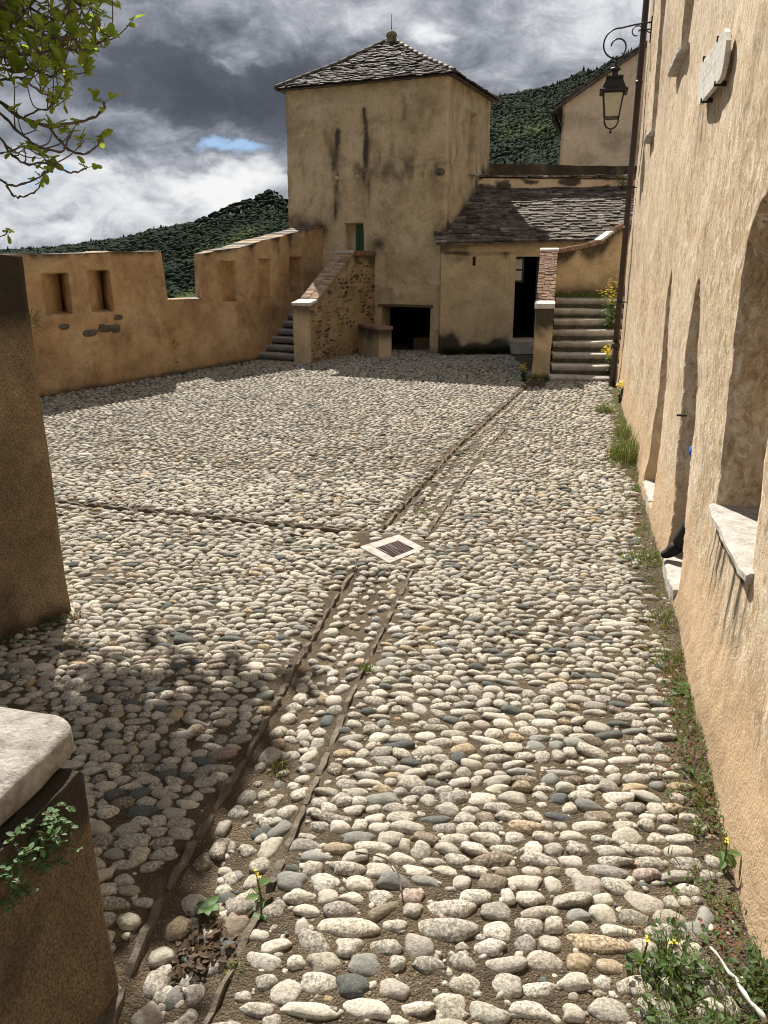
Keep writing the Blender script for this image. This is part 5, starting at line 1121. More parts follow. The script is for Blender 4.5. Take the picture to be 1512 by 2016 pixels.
# ------------------------------------------------------------------ fig tree reaching in from the left
r_ = np.random.default_rng(37)
FB = {  # limbs traced from the photograph: places in it and the distance at which they hang
 'a': (6.9, [(-60, 170), (0, 200), (24, 220), (52, 237), (95, 248), (131, 244), (167, 238), (194, 226), (204, 214), (206, 204)], 0.020),
 'b': (6.9, [(95, 248), (115, 274), (135, 294), (163, 304), (183, 296), (196, 282), (200, 270)], 0.011),
 'c': (6.6, [(-60, 190), (0, 222), (24, 246), (52, 274), (87, 292), (123, 298), (131, 282), (141, 262)], 0.014),
 'd': (6.5, [(-50, 255), (0, 272), (20, 301), (48, 321), (83, 321), (115, 329), (139, 340), (159, 337), (169, 330)], 0.011),
 'e': (6.7, [(-50, 330), (0, 353), (16, 364), (40, 364), (67, 353), (95, 337)], 0.012),
 'f': (6.7, [(14, 365), (24, 383), (40, 388), (56, 383), (75, 371), (83, 359)], 0.009),
 'g': (6.2, [(-60, -30), (0, 4), (24, 24), (56, 48), (79, 65), (103, 73), (131, 73), (159, 65), (183, 56), (198, 44)], 0.020),
 'h': (6.2, [(135, 72), (159, 85), (183, 85), (202, 81), (218, 71)], 0.010),
 'i': (7.3, [(-60, 130), (0, 135), (32, 141), (67, 131), (99, 107), (131, 95), (159, 107), (175, 115)], 0.015),
 'j': (7.3, [(-60, 165), (0, 159), (36, 153), (71, 175), (99, 188), (119, 183), (127, 167), (129, 151)], 0.013),
 'k': (6.6, [(-60, 60), (0, 79), (32, 103), (67, 107), (103, 99), (127, 87)], 0.017),
 'l': (6.9, [(-40, -60), (40, 0), (71, 24), (103, 36), (139, 24), (175, 8), (200, 2)], 0.014),
 'm': (6.8, [(48, 232), (71, 218), (95, 216), (107, 202)], 0.008),
 'n': (7.4, [(-60, 20), (0, 40), (40, 62), (80, 60), (120, 30), (150, -10)], 0.013),
 'o': (6.4, [(-60, 90), (0, 112), (40, 118), (70, 140), (100, 150), (125, 140)], 0.011),
 'p': (6.7, [(-60, 480), (0, 466), (10, 462), (16, 456)], 0.007),
 'q': (7.0, [(0, 60), (30, 40), (60, 10), (90, -20)], 0.010),
 's': (6.9, [(-30, 300), (10, 300), (45, 290), (70, 300), (95, 320)], 0.008),
}
fig = emp('fig_tree', (-5.2, 6.9, 0), 'fig tree reaching in over the left edge, bare twisting twigs tipped with fresh green leaves', 'tree')
trunk = MB(); HUB = np.array((-4.35, 6.85, 3.1)); tips = []
def shade_ok(c):                              # does a leaf here darken the strip of paving between the pier and the gutter?
    g = c-np.array(SUN)*(c[2]/SUN.z); return 2.45 < g[1] < (5.1 if r_.uniform() < 0.7 else 6.1) and -2.6 < g[0] < float(np.interp(g[1], GL[:, 1], GL[:, 0]))+0.10-0.14*(g[1] < 3.4)
trunk.tube([(-5.2, 6.9, -0.1), (-5.1, 6.88, 1.0), (-4.8, 6.9, 2.1), HUB, HUB+(0.15, -0.05, 1.2), HUB+(0.1, 0.0, 2.6)], (0.14, 0.125, 0.11, 0.09, 0.06, 0.03), 10)
def smooth_pts(P, n=4):
    P = np.array(P); out = []
    for i in range(len(P)-1):
        p0, p1, p2, p3 = P[max(i-1, 0)], P[i], P[i+1], P[min(i+2, len(P)-1)]
        for t in np.linspace(0, 1, n, endpoint=False): out.append(0.5*((2*p1)+(-p0+p2)*t+(2*p0-5*p1+4*p2-p3)*t*t+(-p0+3*p1-3*p2+p3)*t**3))
    return np.array(out+[P[-1]])
for nm_, (Yd, pts, rad) in FB.items():
    dy = r_.normal(0, 0.12)
    P = [atY(x, y, Yd+dy+0.25*math.sin(i*0.9+Yd*3)) for i, (x, y) in enumerate(pts)]
    if pts[0][0] < -20 or pts[0][1] < -20: P = [HUB+(r_.uniform(-.1, .1), 0, np.clip(P[0][2]-HUB[2]-0.35, -0.2, 2.2)), (HUB+P[0])/2+(0, 0, np.clip((P[0][2]-HUB[2])*0.4, -.3, .6))]+P
    P = smooth_pts(P, 4); P += r_.normal(0, 0.004, P.shape); rr = np.linspace(rad, rad*0.42+0.0015, len(P))*(1+0.22*np.sin(np.arange(len(P))*1.9))
    trunk.tube(P, rr, 6)
    T = P[-1]-P[-3]; tips.append((P[-1], T/np.linalg.norm(T), 1.0))
    if nm_ in 'ghijklnoqcdm': 
        for f in r_.uniform(0.35, 0.95, 9 if nm_ in 'gklnijoq' else 5):
            i = int(f*(len(P)-2)); T = P[i+1]-P[i]; T /= np.linalg.norm(T); dv = T+r_.normal(0, 0.6, 3)+(0, 0, 0.5); dv /= np.linalg.norm(dv)
            L = r_.uniform(0.08, 0.3); tw_ = smooth_pts([P[i], P[i]+dv*L*0.5+r_.normal(0, 0.015, 3), P[i]+dv*L+(0, 0, L*0.3)], 4); trunk.tube(tw_, np.linspace(0.006, 0.0035, len(tw_)), 5)
            tips.append((tw_[-1], dv, 0.85))
pool = np.concatenate(trunk.V)
for q in range(210):                          # twigs that thicken the crown towards the upper left
    px_, py_ = r_.uniform(-260, 205), r_.uniform(-420, 150)
    if px_ > 215-abs(py_-40)*0.35 and py_ > 0: continue
    if px_ > 120-0.2*abs(py_) and py_ < -40 and r_.uniform() < 0.5: continue
    c = atY(px_, py_, r_.uniform(6.0, 7.9)); j = np.argmin(np.linalg.norm(pool-c, axis=1)+r_.uniform(0, 0.25, len(pool))); p0 = pool[j]; dv = c-p0
    L = np.linalg.norm(dv)
    if L > 1.3: c = p0+dv*(1.1/L); dv = c-p0
    tw_ = smooth_pts([p0, p0+dv*0.5+r_.normal(0, 0.05, 3)-np.array((0, 0, 0.06)), c], 5); trunk.tube(tw_, np.linspace(0.009, 0.004, len(tw_)), 5); dv = dv+np.array((0, 0, 0.2)); tips.append((c, dv/np.linalg.norm(dv), 1.05))
    if q % 3 == 0: pool = np.concatenate([pool, tw_])
n_in = len(tips)
for q in range(5200):                         # the crown goes on above the picture and shades the paving below
    px_, py_ = r_.uniform(-260, 400), r_.uniform(-560, -15)
    if px_ > 150+min(250, -py_*1.6): continue
    c = atY(px_, py_, r_.uniform(7.2, 9.2))
    if not shade_ok(c) or len(tips) > n_in+430: continue
    j = np.argmin(np.linalg.norm(pool-c, axis=1)+r_.uniform(0, 0.25, len(pool))); p0 = pool[j]; dv = c-p0
    L = np.linalg.norm(dv)
    tw_ = smooth_pts([p0, p0+dv*0.5+r_.normal(0, 0.06, 3), c], 6); trunk.tube(tw_, np.linspace(0.007+0.008*min(L, 1), 0.004, len(tw_)), 5); dv = dv+np.array((0, 0, 0.2)); tips.append((c, dv/np.linalg.norm(dv), 1.55))
    pool = np.concatenate([pool, tw_])
n_seen = len(tips)
for q in range(330):                          # the rest of the crown beyond the left edge of the picture
    e = r_.normal(0, 1, 3); e /= np.linalg.norm(e); e *= r_.uniform(0.45, 1)**0.5
    c = np.array((-4.1, 6.75, 4.1))+e*np.array((1.6, 1.3, 1.5))
    px_ = 756+FOC*c[0]/(c[1]*CP-(c[2]-EYE)*SP)
    if px_ > -20: continue
    g_ = c-np.array(SUN)*(c[2]/SUN.z)
    if g_[0] > -0.75 and g_[1] < 6: continue
    tw_ = smooth_pts([HUB+(0.05, 0, r_.uniform(-.1, 1.4)), (HUB*0.45+c*0.55)+(0, 0, r_.uniform(0, 0.3)), c], 5); trunk.tube(tw_, np.linspace(0.016, 0.004, len(tw_)), 5); tips.append((c, e, 1.0))
trunk.build('trunk', M_bark, fig)
def fig_leaf(mm, p, d, size, r):
    d = d/np.linalg.norm(d); up = np.array((0, 0, 1.0)); s = np.cross(d, up); s /= np.linalg.norm(s)+1e-6; u = np.cross(s, d); roll = r.normal(0, 0.6); s, u = s*math.cos(roll)+u*math.sin(roll), u*math.cos(roll)-s*math.sin(roll)
    nl = r.choice([1, 3, 3, 5]); V = [np.zeros(2)]; th = np.linspace(-2.5, 2.5, 23)
    lob = {1: lambda t: 0.62+0.38*np.cos(t*0.9)**2, 3: lambda t: 0.42+0.58*np.abs(np.cos(t*1.25))**1.5*np.exp(-0.05*t*t), 5: lambda t: 0.40+0.55*np.abs(np.cos(t*1.9))**1.6*np.exp(-0.10*t*t)}[nl]
    cup = r.uniform(0.1, 0.5); pts = []; fold = r.uniform(-0.1, 0.35)
    for t in th:
        rr = lob(t)*size*0.62; x = rr*math.cos(t)+size*0.34; y = rr*math.sin(t)*0.85; pts.append(p+d*x+s*y+u*(abs(y)*fold*1.3-cup*x*x/size*0.8))
    mid = [p, p+d*size*0.34+u*(-cup*0.09*size), p+d*size*0.7-u*cup*0.39*size*0.8]
    n = len(pts); mm.add([mid[1]]+pts, [(0, i+1, i+2) for i in range(n-1)]+[(0, n, 1)], True)
lf_ = MB(); pet = MB()
for qi, (p, d, w) in enumerate(tips):
    for q in range(int(r_.integers(3, 7)) if qi < n_seen else int(r_.integers(9, 15))):
        dv = d*0.7+r_.normal(0, 0.65, 3)+np.array((0, 0, 0.35)); dv /= np.linalg.norm(dv); st_ = p-d*r_.uniform(0, 0.05); L = r_.uniform(0.015, 0.06); e_ = st_+dv*L
        pet.tube([st_, e_], 0.0022, 4, False); fig_leaf(lf_, e_, dv+np.array((0, 0, -0.15)), r_.uniform(0.055, 0.12)*w, r_)
lf_.build('foliage', M_fig, fig); pet.build('leaf_stalk', M_fig, fig)['kind'] = 'stuff'

# ------------------------------------------------------------------ weeds and flowers
def blades(mm, c, r, n, hmin, hmax, spread, rg, wd=0.004, cols=((0.07, 0.11, 0.025), (0.16, 0.19, 0.06))):
    for q in range(n):
        a = rg.uniform(0, 6.28); rr = r*math.sqrt(rg.uniform()); b0 = np.array((c[0]+rr*math.cos(a), c[1]+rr*math.sin(a), c[2]-0.01)); h = rg.uniform(hmin, hmax)*(1-0.4*rr/r)
        da = rg.uniform(0, 6.28); dv = np.array((math.cos(da), math.sin(da), 0))*rg.uniform(0.1, 1)*spread*h; sd = np.array((-math.sin(da), math.cos(da), 0))*wd*rg.uniform(0.6, 1.4)
        p1 = b0+dv*0.3+(0, 0, h*0.55); p2 = b0+dv+(0, 0, h*rg.uniform(0.75, 1.0)); t = rg.uniform(); col = np.array(cols[0])*(1-t)+np.array(cols[1])*t
        mm.add([b0-sd, b0+sd, p1+sd*0.8, p1-sd*0.8, p2], [(0, 1, 2, 3), (3, 2, 4)], False, col)
def leafy(mm, c, r, n, size, hmax, rg, cols=((0.05, 0.10, 0.025), (0.11, 0.17, 0.05))):
    for q in range(n):
        a = rg.uniform(0, 6.28); rr = r*math.sqrt(rg.uniform()); p = np.array((c[0]+rr*math.cos(a), c[1]+rr*math.sin(a), c[2]+rg.uniform(0, 1)*hmax)); s = size*rg.uniform(0.5, 1.2)
        d = np.array((math.cos(a)+rg.normal(0, .6), math.sin(a)+rg.normal(0, .6), rg.normal(0.3, 0.4))); d /= np.linalg.norm(d); w = np.cross(d, (0, 0, 1)); w /= np.linalg.norm(w)+1e-6; u = np.cross(w, d)
        t = rg.uniform(); col = np.array(cols[0])*(1-t)+np.array(cols[1])*t
        mm.add([p, p+d*s*0.35+w*s*0.3+u*s*.08, p+d*s*0.75+w*s*0.24, p+d*s-u*s*.1, p+d*s*0.75-w*s*0.24, p+d*s*0.35-w*s*0.3+u*s*.08, p+d*s*0.5-u*s*0.03], [(0, 6, 1), (1, 6, 2), (2, 6, 3), (3, 6, 4), (4, 6, 5), (5, 6, 0)], False, col)
DRY = ((0.16, 0.12, 0.06), (0.28, 0.23, 0.13)); RED = ((0.13, 0.035, 0.022), (0.22, 0.08, 0.05)); DKG = ((0.025, 0.04, 0.012), (0.06, 0.08, 0.025))
def tuft(c, r, n, h, label, seed, group=None, dry=0.25, leaf=0, name='grass_tuft', cat='grass', spread=0.8, wd=0.004):
    rg = np.random.default_rng(seed); mm = MB(); blades(mm, c, r, int(n*(1-dry)), h*0.4, h, spread, rg, wd)
    if dry: blades(mm, c, r*1.2, int(n*dry)+1, h*0.4, h*1.1, spread*1.2, rg, wd*0.7, DRY)
    if leaf: leafy(mm, c, r, leaf, 0.03+h*0.08, h*0.4, rg)
    tag(mm.build(name, M_weed, loc=c, colors=True), label, cat, group)
G_ = 'grass tufts along the foot of the house'
TUFTS = [((1190, 812), 0.15, 190, 0.32, 'dense green grass tuft in the cobbles, the one nearest the worn stone staircase'),
 ((1243, 905), 0.27, 460, 0.58, 'tallest and widest green grass clump against the house wall'),
 ((1205, 915), 0.14, 60, 0.16, 'low olive grass patch in the cobbles beside the tallest clump'),
 ((1228, 862), 0.14, 160, 0.42, 'grass clump with upright stems between the downpipe and the tallest clump'),
 ((1262, 965), 0.12, 70, 0.16, 'short grass around the corner of the farther white doorstep'),
 ((1222, 1012), 0.07, 40, 0.10, 'tiny grass sprig among cobbles out from the farther white doorstep'),
 ((1262, 1105), 0.17, 110, 0.17, 'wide low grass tuft in the cobbles just short of the nearer white doorstep'),
 ((1300, 1225), 0.12, 70, 0.16, 'grass tuft at the wall foot on the near side of the nearer doorstep'),
 ((1285, 1290), 0.07, 40, 0.10, 'small grass tuft among cobbles below the nearer doorstep, away from the wall'),
 ((1310, 1305), 0.10, 60, 0.13, 'brownish grass tuft at the wall foot above the broad-leaved weed'),
 ((838, 1000), 0.13, 100, 0.09, 'low grass filling the gutter just behind the drain'),
 ((722, 1320), 0.05, 60, 0.10, 'small dark grass tuft on the right edge of the gutter in front of the drain'),
 ((928, 862), 0.05, 30, 0.08, 'tiny grass sprig halfway up the gutter toward the stairs'),
 ((832, 952), 0.05, 34, 0.09, 'bright tiny sprig on the left edge of the gutter behind the drain'),
 ((465, 1905), 0.045, 60, 0.05, 'moss-like grass cushion on the slate edging nearest the camera'),
 ((545, 1500), 0.05, 16, 0.17, 'thin dry grass stalks in the gutter beside the grey pebble'),
 ((1450, 1700), 0.07, 70, 0.16, 'grass against the house wall above the big corner weed'),
 ((1385, 1560), 0.06, 50, 0.09, 'straggly dry grass at the wall foot beside pale cobbles')]
for i, (px, r, n, h, lab) in enumerate(TUFTS):
    c = at(*px); c[2] = float(gz_at(c[0], c[1])); tuft(c, r, n, h, lab, 300+i, G_ if px[0] > 1150 else 'grass tufts in the gutter', 0.5 if 'dry' in lab or 'brown' in lab else 0.22, 8 if n > 100 else 0)
def flower_plant(c, stems, h, r, label, seed, heads=14, leaf=20, lean=(0, 0), hs=0.018, group='yellow wildflowers', low=0.0):
    rg = np.random.default_rng(seed); root = emp('yellow_flower_plant', c, label, 'wildflower', group); st_ = MB(); fl = MB(); lv = MB()
    for q in range(stems):
        a = rg.uniform(0, 6.28); d = np.array((math.cos(a), math.sin(a), 0))*r*rg.uniform(0.2, 1); H_ = h*rg.uniform(0.7, 1); top = np.array(c)+d+np.array((lean[0], lean[1], 0))*H_+(0, 0, H_)
        P = smooth_pts([np.array(c)+d*0.15, np.array(c)+d*0.5+np.array((lean[0], lean[1], 0))*H_*0.3+(0, 0, H_*0.5), top], 4); st_.tube(P, np.linspace(0.006, 0.003, len(P)), 5)
        for k_ in range(heads):
            b0 = P[rg.integers(len(P)*2//3, len(P))]; e = b0+rg.normal(0, 1, 3)*np.array((0.07, 0.07, 0.045))*min(1, h)+(0, 0, 0.03)
            st_.tube([b0, e], 0.0016, 4, False)
            for z in range(4):
                aa = z*1.57+rg.uniform(0, 1); dd = np.array((math.cos(aa), math.sin(aa), 0.25))*hs; ww = np.array((-math.sin(aa), math.cos(aa), 0))*hs*0.5; fl.add([e, e+dd*0.6+ww, e+dd*1.1, e+dd*0.6-ww], [(0, 1, 2, 3)], False)
        for k_ in range(leaf//max(stems, 1)):
            b0 = P[rg.integers(0, max(2, len(P)*2//3))]; leafy(lv, b0, 0.06*min(h, 1), 2, 0.05+0.05*h, 0.03, rg)
    st_.build('stem', M_weed, root, colors=True) if False else mk('stem', np.concatenate(st_.V), st_.F, M_grass, root)
    fl.build('blossom', M_flower, root)['kind'] = 'stuff'; lv.build('foliage', M_weed, root, colors=True)
def atz(px, py, z): return at(px, py, z)
flower_plant(np.array((4.86, 17.3, 0.95)), 6, 0.95, 0.22, 'tall yellow wildflower growing on the upper steps, topped by the highest yellow cluster', 401, 16, 90, (-0.05, 0), hs=0.03)
flower_plant(np.array((4.66, 16.25, 0.1)), 7, 0.60, 0.26, 'yellow wildflower leaning over the lower steps beside the downpipe', 402, 18, 50, (-0.1, 0), hs=0.03)
flower_plant(at(1222, 792), 6, 0.34, 0.16, 'bushy yellow wildflower at the foot of the downpipe', 403, 12, 70, hs=0.026)
flower_plant(at(1032, 752), 7, 0.36, 0.16, 'yellow wildflower clump at the foot of the stair parapet pillar', 404, 9, 90, hs=0.026)
flower_plant(at(345, 735)-np.array((0.0, 0.1, 0)), 4, 0.78, 0.20, 'tall thin yellow wildflower in front of the ochre rampart wall', 405, 16, 24, hs=0.03)
for i, (px, hh, lab) in enumerate((((1262, 1905), 0.13, 'yellow dandelion-like flower standing over pale cobbles near the bottom right corner'), ((1318, 1905), 0.10, 'lower and smaller yellow flower right beside the brighter one near the corner weed'), ((515, 1770), 0.13, 'single yellow flower in the foreground gutter'), ((1425, 1720), 0.14, 'single yellow flower bud leaning from the wall foot'))):
    c = at(*px); flower_plant(c, 1, hh, 0.02, lab, 420+i, 3, 2, hs=0.008 if i != 1 else 0.006, group='single yellow flowers')
def broad(c, n, s, label, seed, name='broad_leaved_weed'):
    rg = np.random.default_rng(seed); mm = MB()
    for q in range(n):
        a = q*6.28/n+rg.uniform(-.3, .3); d = np.array((math.cos(a), math.sin(a), rg.uniform(0.3, 1.0))); d /= np.linalg.norm(d); w = np.cross(d, (0, 0, 1)); w /= np.linalg.norm(w); L = s*rg.uniform(0.7, 1.2); k0 = []
        for t in np.linspace(0, 1, 6):
            m_ = np.array(c)+d*L*t-np.array((0, 0, L*0.5*t*t)); ww = w*L*0.26*math.sin(math.pi*min(t*0.85+0.08, 1)); k0 += [m_-ww+(0, 0, L*.03), m_, m_+ww+(0, 0, L*.03)]
        mm.add(k0, [(3*i+j, 3*i+j+1, 3*i+j+4, 3*i+j+3) for i in range(5) for j in range(2)], True)
    tag(mm.build(name, M_broad, loc=c), label, 'weed')
broad(at(408, 1790)+(0, 0, 0.0), 5, 0.075, 'small broad-leaved weed sprouting from the dead leaves in the gutter', 431)
broad(at(515, 1795), 6, 0.06, 'small broad-leaved weed on the slate edging by the yellow flower', 432)
broad(at(1352, 1362), 7, 0.13, 'broad-leaved green weed against the foot of the house wall', 433)
# big weed clump in the corner, and the ground cover along the wall
rg = np.random.default_rng(440); cw = MB(); c = at(1420, 1960); c[2] = 0
for q in range(24):
    p = c+np.array((rg.uniform(-0.24, 0.30), rg.uniform(-0.28, 0.20), 0)); blades(cw, p, 0.09, 80, 0.05, 0.16, 0.9, rg, 0.0024, ((0.045, 0.075, 0.018), (0.13, 0.16, 0.05))); leafy(cw, p, 0.10, 30, 0.032, 0.08, rg, ((0.03, 0.06, 0.018), (0.08, 0.13, 0.04)))
blades(cw, c+np.array((-0.05, 0.05, 0)), 0.3, 60, 0.1, 0.26, 0.7, rg, 0.0018, DRY)
tag(cw.build('weed_clump', M_weed, loc=c, colors=True), 'large mixed clump of leafy weeds and grass in the bottom right corner', 'weeds')
mm = MB(); s0, s1 = at(1392, 1908)+(0, 0, 0.10), at(1490, 2016)+(0, 0, 0.05); r_ = np.random.default_rng(6)
P = np.array([s0+(s1-s0)*t+r_.normal(0, 0.003, 3) for t in np.linspace(0, 1.15, 12)]); mm.tube(P, np.linspace(0.004, 0.010, 12)*(1+0.25*np.sin(np.arange(12)*2.1)), 6)
tag(mm.build('white_stick', M_stick, loc=s1*[1, 1, 0]), 'bleached white stick lying in the weeds of the bottom right corner', 'stick')
gw = MB(); rg = np.random.default_rng(450)
for q in range(3200):
    u = rg.uniform(-1.6, 12.6); o = abs(rg.normal(0, 0.115))+0.0; dens = 0.35+0.65*(math.sin(u*2.3)+math.sin(u*0.9+1) > 0.2)
    if rg.uniform() > dens: continue
    p = hw(u, 0, o+0.035); p[2] = float(gz_at(p[0], p[1])); k_ = rg.uniform()
    if k_ < 0.45: blades(gw, p, 0.04, 5, 0.03, 0.11, 0.9, rg, 0.0022)
    elif k_ < 0.62: blades(gw, p, 0.05, 4, 0.04, 0.13, 1.2, rg, 0.0015, DRY)
    elif k_ < 0.85: leafy(gw, p, 0.05, 7, 0.020, 0.03, rg, RED if rg.uniform() < 0.5 else ((0.09, 0.06, 0.035), (0.16, 0.11, 0.06)))
    else: leafy(gw, p, 0.05, 5, 0.025, 0.04, rg)
for q in range(260):                          # foot of the rampart wall
    u = rg.uniform(-1, 6.9); p = wf(u, 0, abs(rg.normal(0, 0.06))+0.04); blades(gw, p, 0.06, 4, 0.03, 0.10, 0.8, rg, 0.005, DKG)
for q in range(330):                          # annex foot, landing, stair joints
    u = rg.uniform(0.05, 1.85); p = af(u, rg.uniform(0, 0.12), rg.uniform(0.05, 0.3)); leafy(gw, p, 0.08, 5, 0.06, 0.10, rg, DKG)
for q in range(150):
    p = np.array((rg.uniform(3.8, 5.2), rg.uniform(18.15, 18.8), 1.55)); blades(gw, p, 0.08, 4, 0.05, 0.22, 0.6, rg, 0.006)
for q in range(26):
    p = pp(0, 0, 0)+np.array((rg.uniform(-0.1, 0.55), rg.uniform(-0.22, 0.02), 0)); blades(gw, p, 0.08, 9, 0.06, 0.26, 0.7, rg, 0.005); leafy(gw, p, 0.09, 5, 0.05, 0.1, rg)
for q in range(34):
    i = rg.integers(0, 8); p = np.array((rg.uniform(3.5, 4.9), 16.02+0.283*i-0.03, 0.10+0.204*(i-1) if i else 0.0)); blades(gw, p, 0.06, 7, 0.05, 0.2, 0.7, rg, 0.005)
for q in range(70):                           # foot of the two piers on the left
    p = np.array((-2.2, 5.1, 0))-np.array((0.57, 0.82, 0))*rg.uniform(0, 0.9)+np.array((0.82, -0.57, 0))*abs(rg.normal(0.06, 0.06)); (blades(gw, p, 0.05, 8, 0.03, 0.1, 0.9, rg, 0.003) if rg.uniform() < 0.4 else leafy(gw, p, 0.06, 7, 0.03, 0.04, rg, RED if rg.uniform() < 0.35 else ((0.03, 0.06, 0.012), (0.06, 0.1, 0.03))))
o = gw.build('ground_weeds', M_weed, colors=True); o['kind'] = 'stuff'
lt = MB(); c = at(400, 1850)
for q in range(260):
    p = c+np.array((rg.normal(0, 0.05), rg.normal(0, 0.075), 0.0)); p[2] = float(gz_at(p[0], p[1]))+rg.uniform(0.0, 0.03); leafy(lt, p, 0.005, 1, 0.035, 0.005, rg, ((0.045, 0.03, 0.02), (0.13, 0.085, 0.055)))
for q in range(40):
    p = c+np.array((rg.normal(0, 0.07), rg.normal(0, 0.10), 0.0)); p[2] = float(gz_at(p[0], p[1]))+0.01; d = np.array((rg.normal(), rg.normal(), 0.1)); d /= np.linalg.norm(d); lt.tube([p, p+d*rg.uniform(0.03, 0.12)], 0.0012, 4, False, (0.12, 0.09, 0.06))
o = lt.build('leaf_litter', M_weed, colors=True); o['kind'] = 'stuff'
mm = MB(); P = [at(x, y) for x, y in ((700, 1695), (735, 1700), (765, 1712), (783, 1735), (790, 1775))]; P = [np.array((p[0], p[1], 0.045)) for p in P]; mm.tube(smooth_pts(P, 4), 0.0035, 5)
tag(mm.build('twig', M_bark, loc=P[0]*[1, 1, 0]), 'thin brown twig lying across the foreground cobbles', 'twig')
# pellitory on the stair wall, grass on the tall pier, plant on the annex roof
rg = np.random.default_rng(460); pl = MB(); anchor = np.array((-0.935, 1.86, 0.72))
SIDE = np.array((0.968, -0.25, 0))
def side(t, z, o): q = pc-pdir*t+pnr*(o+0.0); return np.array((q[0], q[1], z))
for q in range(34):
    b0 = side(rg.uniform(0.20, 0.46), rg.uniform(0.74, 0.88), -0.01); e = b0+np.array((rg.uniform(0.02, 0.09), rg.uniform(-0.05, 0.05), rg.uniform(-0.06, 0.05))); pl.tube([b0, (b0+e)/2+(0, 0, 0.015), e], 0.0016, 4, False, (0.16, 0.09, 0.05))
    for z in range(6): leafy(pl, b0+(e-b0)*rg.uniform(0.3, 1.0), 0.010, 2, 0.024, 0.01, rg, ((0.06, 0.12, 0.05), (0.16, 0.24, 0.13)))
tag(pl.build('wall_plant', M_weed, loc=side(0.3, 0.7, 0), colors=True), 'small grey-green leafy plant growing from the side of the low stair wall under its capstone', 'plant')
c = np.array((-2.19, 5.02, 2.02)); mm = MB()
for q in range(60):
    d = np.array((rg.uniform(0.2, 1), rg.uniform(-0.5, 0.3), rg.uniform(-0.2, 0.9))); d /= np.linalg.norm(d); L = rg.uniform(0.06, 0.16); b0 = c+rg.normal(0, 0.025, 3)*[0.3, 1, 1.4]; w = np.cross(d, (0, 0, 1)); w /= np.linalg.norm(w)/0.0022
    mm.add([b0-w, b0+w, b0+d*L*0.6+w+(0, 0, -0.01), b0+d*L*0.6-w+(0, 0, -0.01), b0+d*L-(0, 0, 0.03)], [(0, 1, 2, 3), (3, 2, 4)], False, np.array((0.10, 0.14, 0.05))*rg.uniform(0.6, 1.3))
tag(mm.build('grass_tuft', M_weed, loc=c, colors=True), 'wiry grass tuft growing out of the side of the tall mossy pier', 'grass')
c = ar(5.55, 2.45, 0.05); mm = MB(); leafy(mm, c, 0.2, 160, 0.08, 0.3, rg, ((0.06, 0.09, 0.05), (0.15, 0.19, 0.11)))
tag(mm.build('roof_plant', M_weed, loc=c, colors=True), 'round grey-green plant growing at the top of the annex slate roof', 'plant')

# ------------------------------------------------------------------ the person sitting inside the nearer doorway
def skin(name, pts, edges, radii, mat, parent, sub=2, root=0):
    base = WL[parent.name]; me = bpy.data.meshes.new(name); me.from_pydata([tuple(np.array(p)-base) for p in pts], edges, []); o = bpy.data.objects.new(name, me); C.objects.link(o)
    m_ = o.modifiers.new('skin', 'SKIN'); m_.use_smooth_shade = True
    for i, v in enumerate(me.skin_vertices[0].data): rr = radii[i]; v.radius = rr if isinstance(rr, tuple) else (rr, rr); v.use_root = (i == root)
    s_ = o.modifiers.new('sub', 'SUBSURF'); s_.levels = sub; s_.render_levels = sub
    dg = bpy.context.evaluated_depsgraph_get(); dg.update(); me2 = bpy.data.meshes.new_from_object(o.evaluated_get(dg)); o.modifiers.clear(); o.data = me2; me2.name = name
    me2.materials.clear(); me2.materials.append(mat); me2.polygons.foreach_set('use_smooth', np.ones(len(me2.polygons), bool)); o.parent = parent; WL[o.name] = base; return o
pe = emp('person', hw(2.72, 0.115, -0.3), 'person in black trousers and blue top sitting inside the doorway', 'person')
def q_(u, z, dep): return hw(u, z, -dep)      # a place inside the niche: along, height, depth behind the facade
U0 = 2.74
seat = MB(); seat.box(q_(U0, 0.27, 0.72), (0.62, 0.30, 0.34), rz=math.atan2(HU[1], HU[0])); seat.build('niche_bench', M_house, house)
hips, knee1, ank1, knee2, ank2 = q_(U0, 0.50, 0.66), q_(U0+0.14, 0.545, 0.17), q_(U0+0.15, 0.215, 0.035), q_(U0-0.13, 0.545, 0.30), q_(U0-0.13, 0.215, 0.28)
chest, neck, head = q_(U0, 0.86, 0.68), q_(U0, 1.06, 0.66), q_(U0, 1.22, 0.62)
sh1, el1, wr1 = q_(U0+0.17, 1.0, 0.60), q_(U0+0.24, 0.985, 0.055), q_(U0+0.10, 1.13, 0.36)
sh2, el2, wr2 = q_(U0-0.17, 1.0, 0.64), q_(U0-0.20, 0.76, 0.58), q_(U0-0.13, 0.60, 0.36)
body = [hips, chest, neck, head, head+np.array((0, 0, 0.09)), sh1, el1, wr1, sh2, el2, wr2, knee1, ank1, knee2, ank2]
be = [(0, 1), (1, 2), (2, 3), (3, 4), (1, 5), (5, 6), (6, 7), (1, 8), (8, 9), (9, 10), (0, 11), (11, 12), (0, 13), (13, 14)]
br = [(0.14, 0.10), (0.14, 0.10), 0.05, (0.08, 0.095), (0.065, 0.08), 0.05, 0.038, 0.026, 0.05, 0.038, 0.026, 0.055, 0.036, 0.055, 0.036]
fing = []
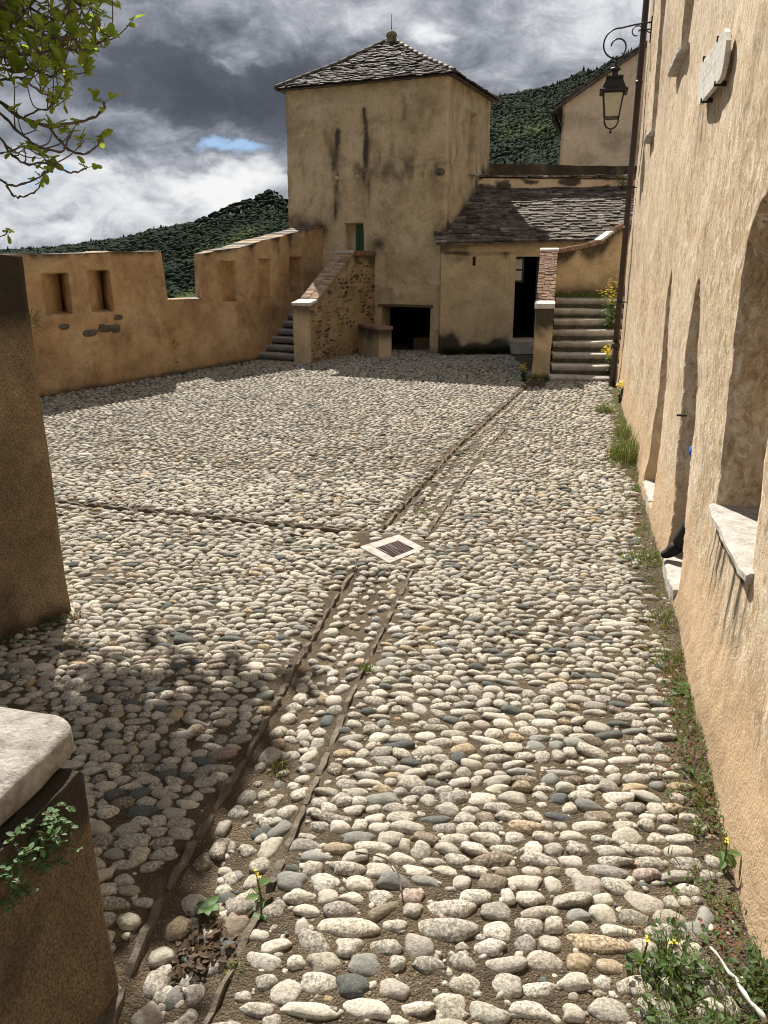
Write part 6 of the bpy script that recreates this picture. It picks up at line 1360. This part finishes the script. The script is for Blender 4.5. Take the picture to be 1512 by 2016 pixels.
for (w, el, flip) in ((wr1, el1, 1), (wr2, el2, -1)):
    dv = (w-el)/np.linalg.norm(w-el); sd = np.array((*HU, 0))*flip; palm = w+dv*0.075; ip = len(body); body.append(palm); br.append((0.034, 0.018)); be.append(((7 if flip > 0 else 10), ip))
    for k_ in range(4):
        off = sd*(k_-1.5)*0.019; L = (0.062, 0.072, 0.068, 0.052)[k_]; j0 = len(body)
        body += [palm+off+dv*0.02, palm+off+dv*(0.02+L*0.5)-np.array((0, 0, 0.006)), palm+off+dv*(0.02+L*0.85)-np.array((0, 0, 0.028))]; br += [0.009, 0.0085, 0.007]; be += [(ip, j0), (j0, j0+1), (j0+1, j0+2)]
    j0 = len(body); body += [palm-dv*0.03-sd*0.04, palm+dv*0.01-sd*0.055-np.array((0, 0, 0.01))]; br += [0.011, 0.009]; be += [(ip, j0), (j0, j0+1)]
skin('body', body, be, br, M_skin, pe, 2)
skin('trousers', [hips, hips+np.array((0, 0, 0.10)), (hips+knee1)/2+np.array((*HU*0.05, 0)), knee1, (knee1*0.4+ank1*0.6), ank1+np.array((0, 0, 0.01)), (hips+knee2)/2-np.array((*HU*0.05, 0)), knee2, (knee2*0.4+ank2*0.6), ank2], [(0, 1), (0, 2), (2, 3), (3, 4), (4, 5), (0, 6), (6, 7), (7, 8), (8, 9)], [(0.165, 0.125), (0.155, 0.115), 0.092, 0.076, 0.07, 0.074, 0.092, 0.076, 0.07, 0.074], M_cloth, pe, 2)
skin('blue_top', [hips+np.array((0, 0, 0.08)), chest, neck-np.array((0, 0, 0.05)), sh1, el1, wr1, sh2, el2, wr2], [(0, 1), (1, 2), (1, 3), (3, 4), (4, 5), (1, 6), (6, 7), (7, 8)], [(0.165, 0.125), (0.165, 0.12), 0.065, 0.07, 0.056, 0.048, 0.07, 0.056, 0.045], M_blue, pe, 2)
for a in (ank1, ank2):
    o_ = np.array((*HN, 0)); skin('boot', [a+np.array((0, 0, 0.06)), a, a-np.array((0, 0, 0.045))-o_*0.03, a-np.array((0, 0, 0.055))+o_*0.06, a-np.array((0, 0, 0.065))+o_*0.115], [(0, 1), (1, 2), (1, 3), (3, 4)], [0.055, 0.052, 0.045, (0.048, 0.042), (0.042, 0.032)], M_boot, pe, 2)
V0, F0 = ICO[3]; hv = V0[V0[:, 2] > -0.25]; 
hm = MB(); kp = [f for f in F0 if all(V0[i][2] > -0.35 or np.dot(V0[i][:2], HN) < -0.2 for i in f) and not all(np.dot(V0[i][:2], HN) > 0.45 and V0[i][2] < 0.5 for i in f)]
hm.add(head+np.array((0, 0, 0.03))+V0*np.array((0.098, 0.098, 0.125)), kp, True); hm.build('hair', M_hair, pe)
HNv, HUv = np.array((*HN, 0)), np.array((*HU, 0))
for sg in (-1, 1):
    mk('eye', head+np.array((0, 0, 0.035))+HNv*0.083+HUv*0.032*sg+V0*0.011, F0, M_hair, pe, smooth=True)
    mk('ear', head+HUv*0.088*sg+V0*np.array((0.018, 0.018, 0.03)), F0, M_skin, pe, smooth=True)
mk('nose', head+HNv*0.092+V0*np.array((0.014, 0.014, 0.024)), F0, M_skin, pe, smooth=True)
mk('mouth', head+np.array((0, 0, -0.045))+HNv*0.078+V0*np.array((0.012, 0.024, 0.006)), F0, M_skin, pe, smooth=True)
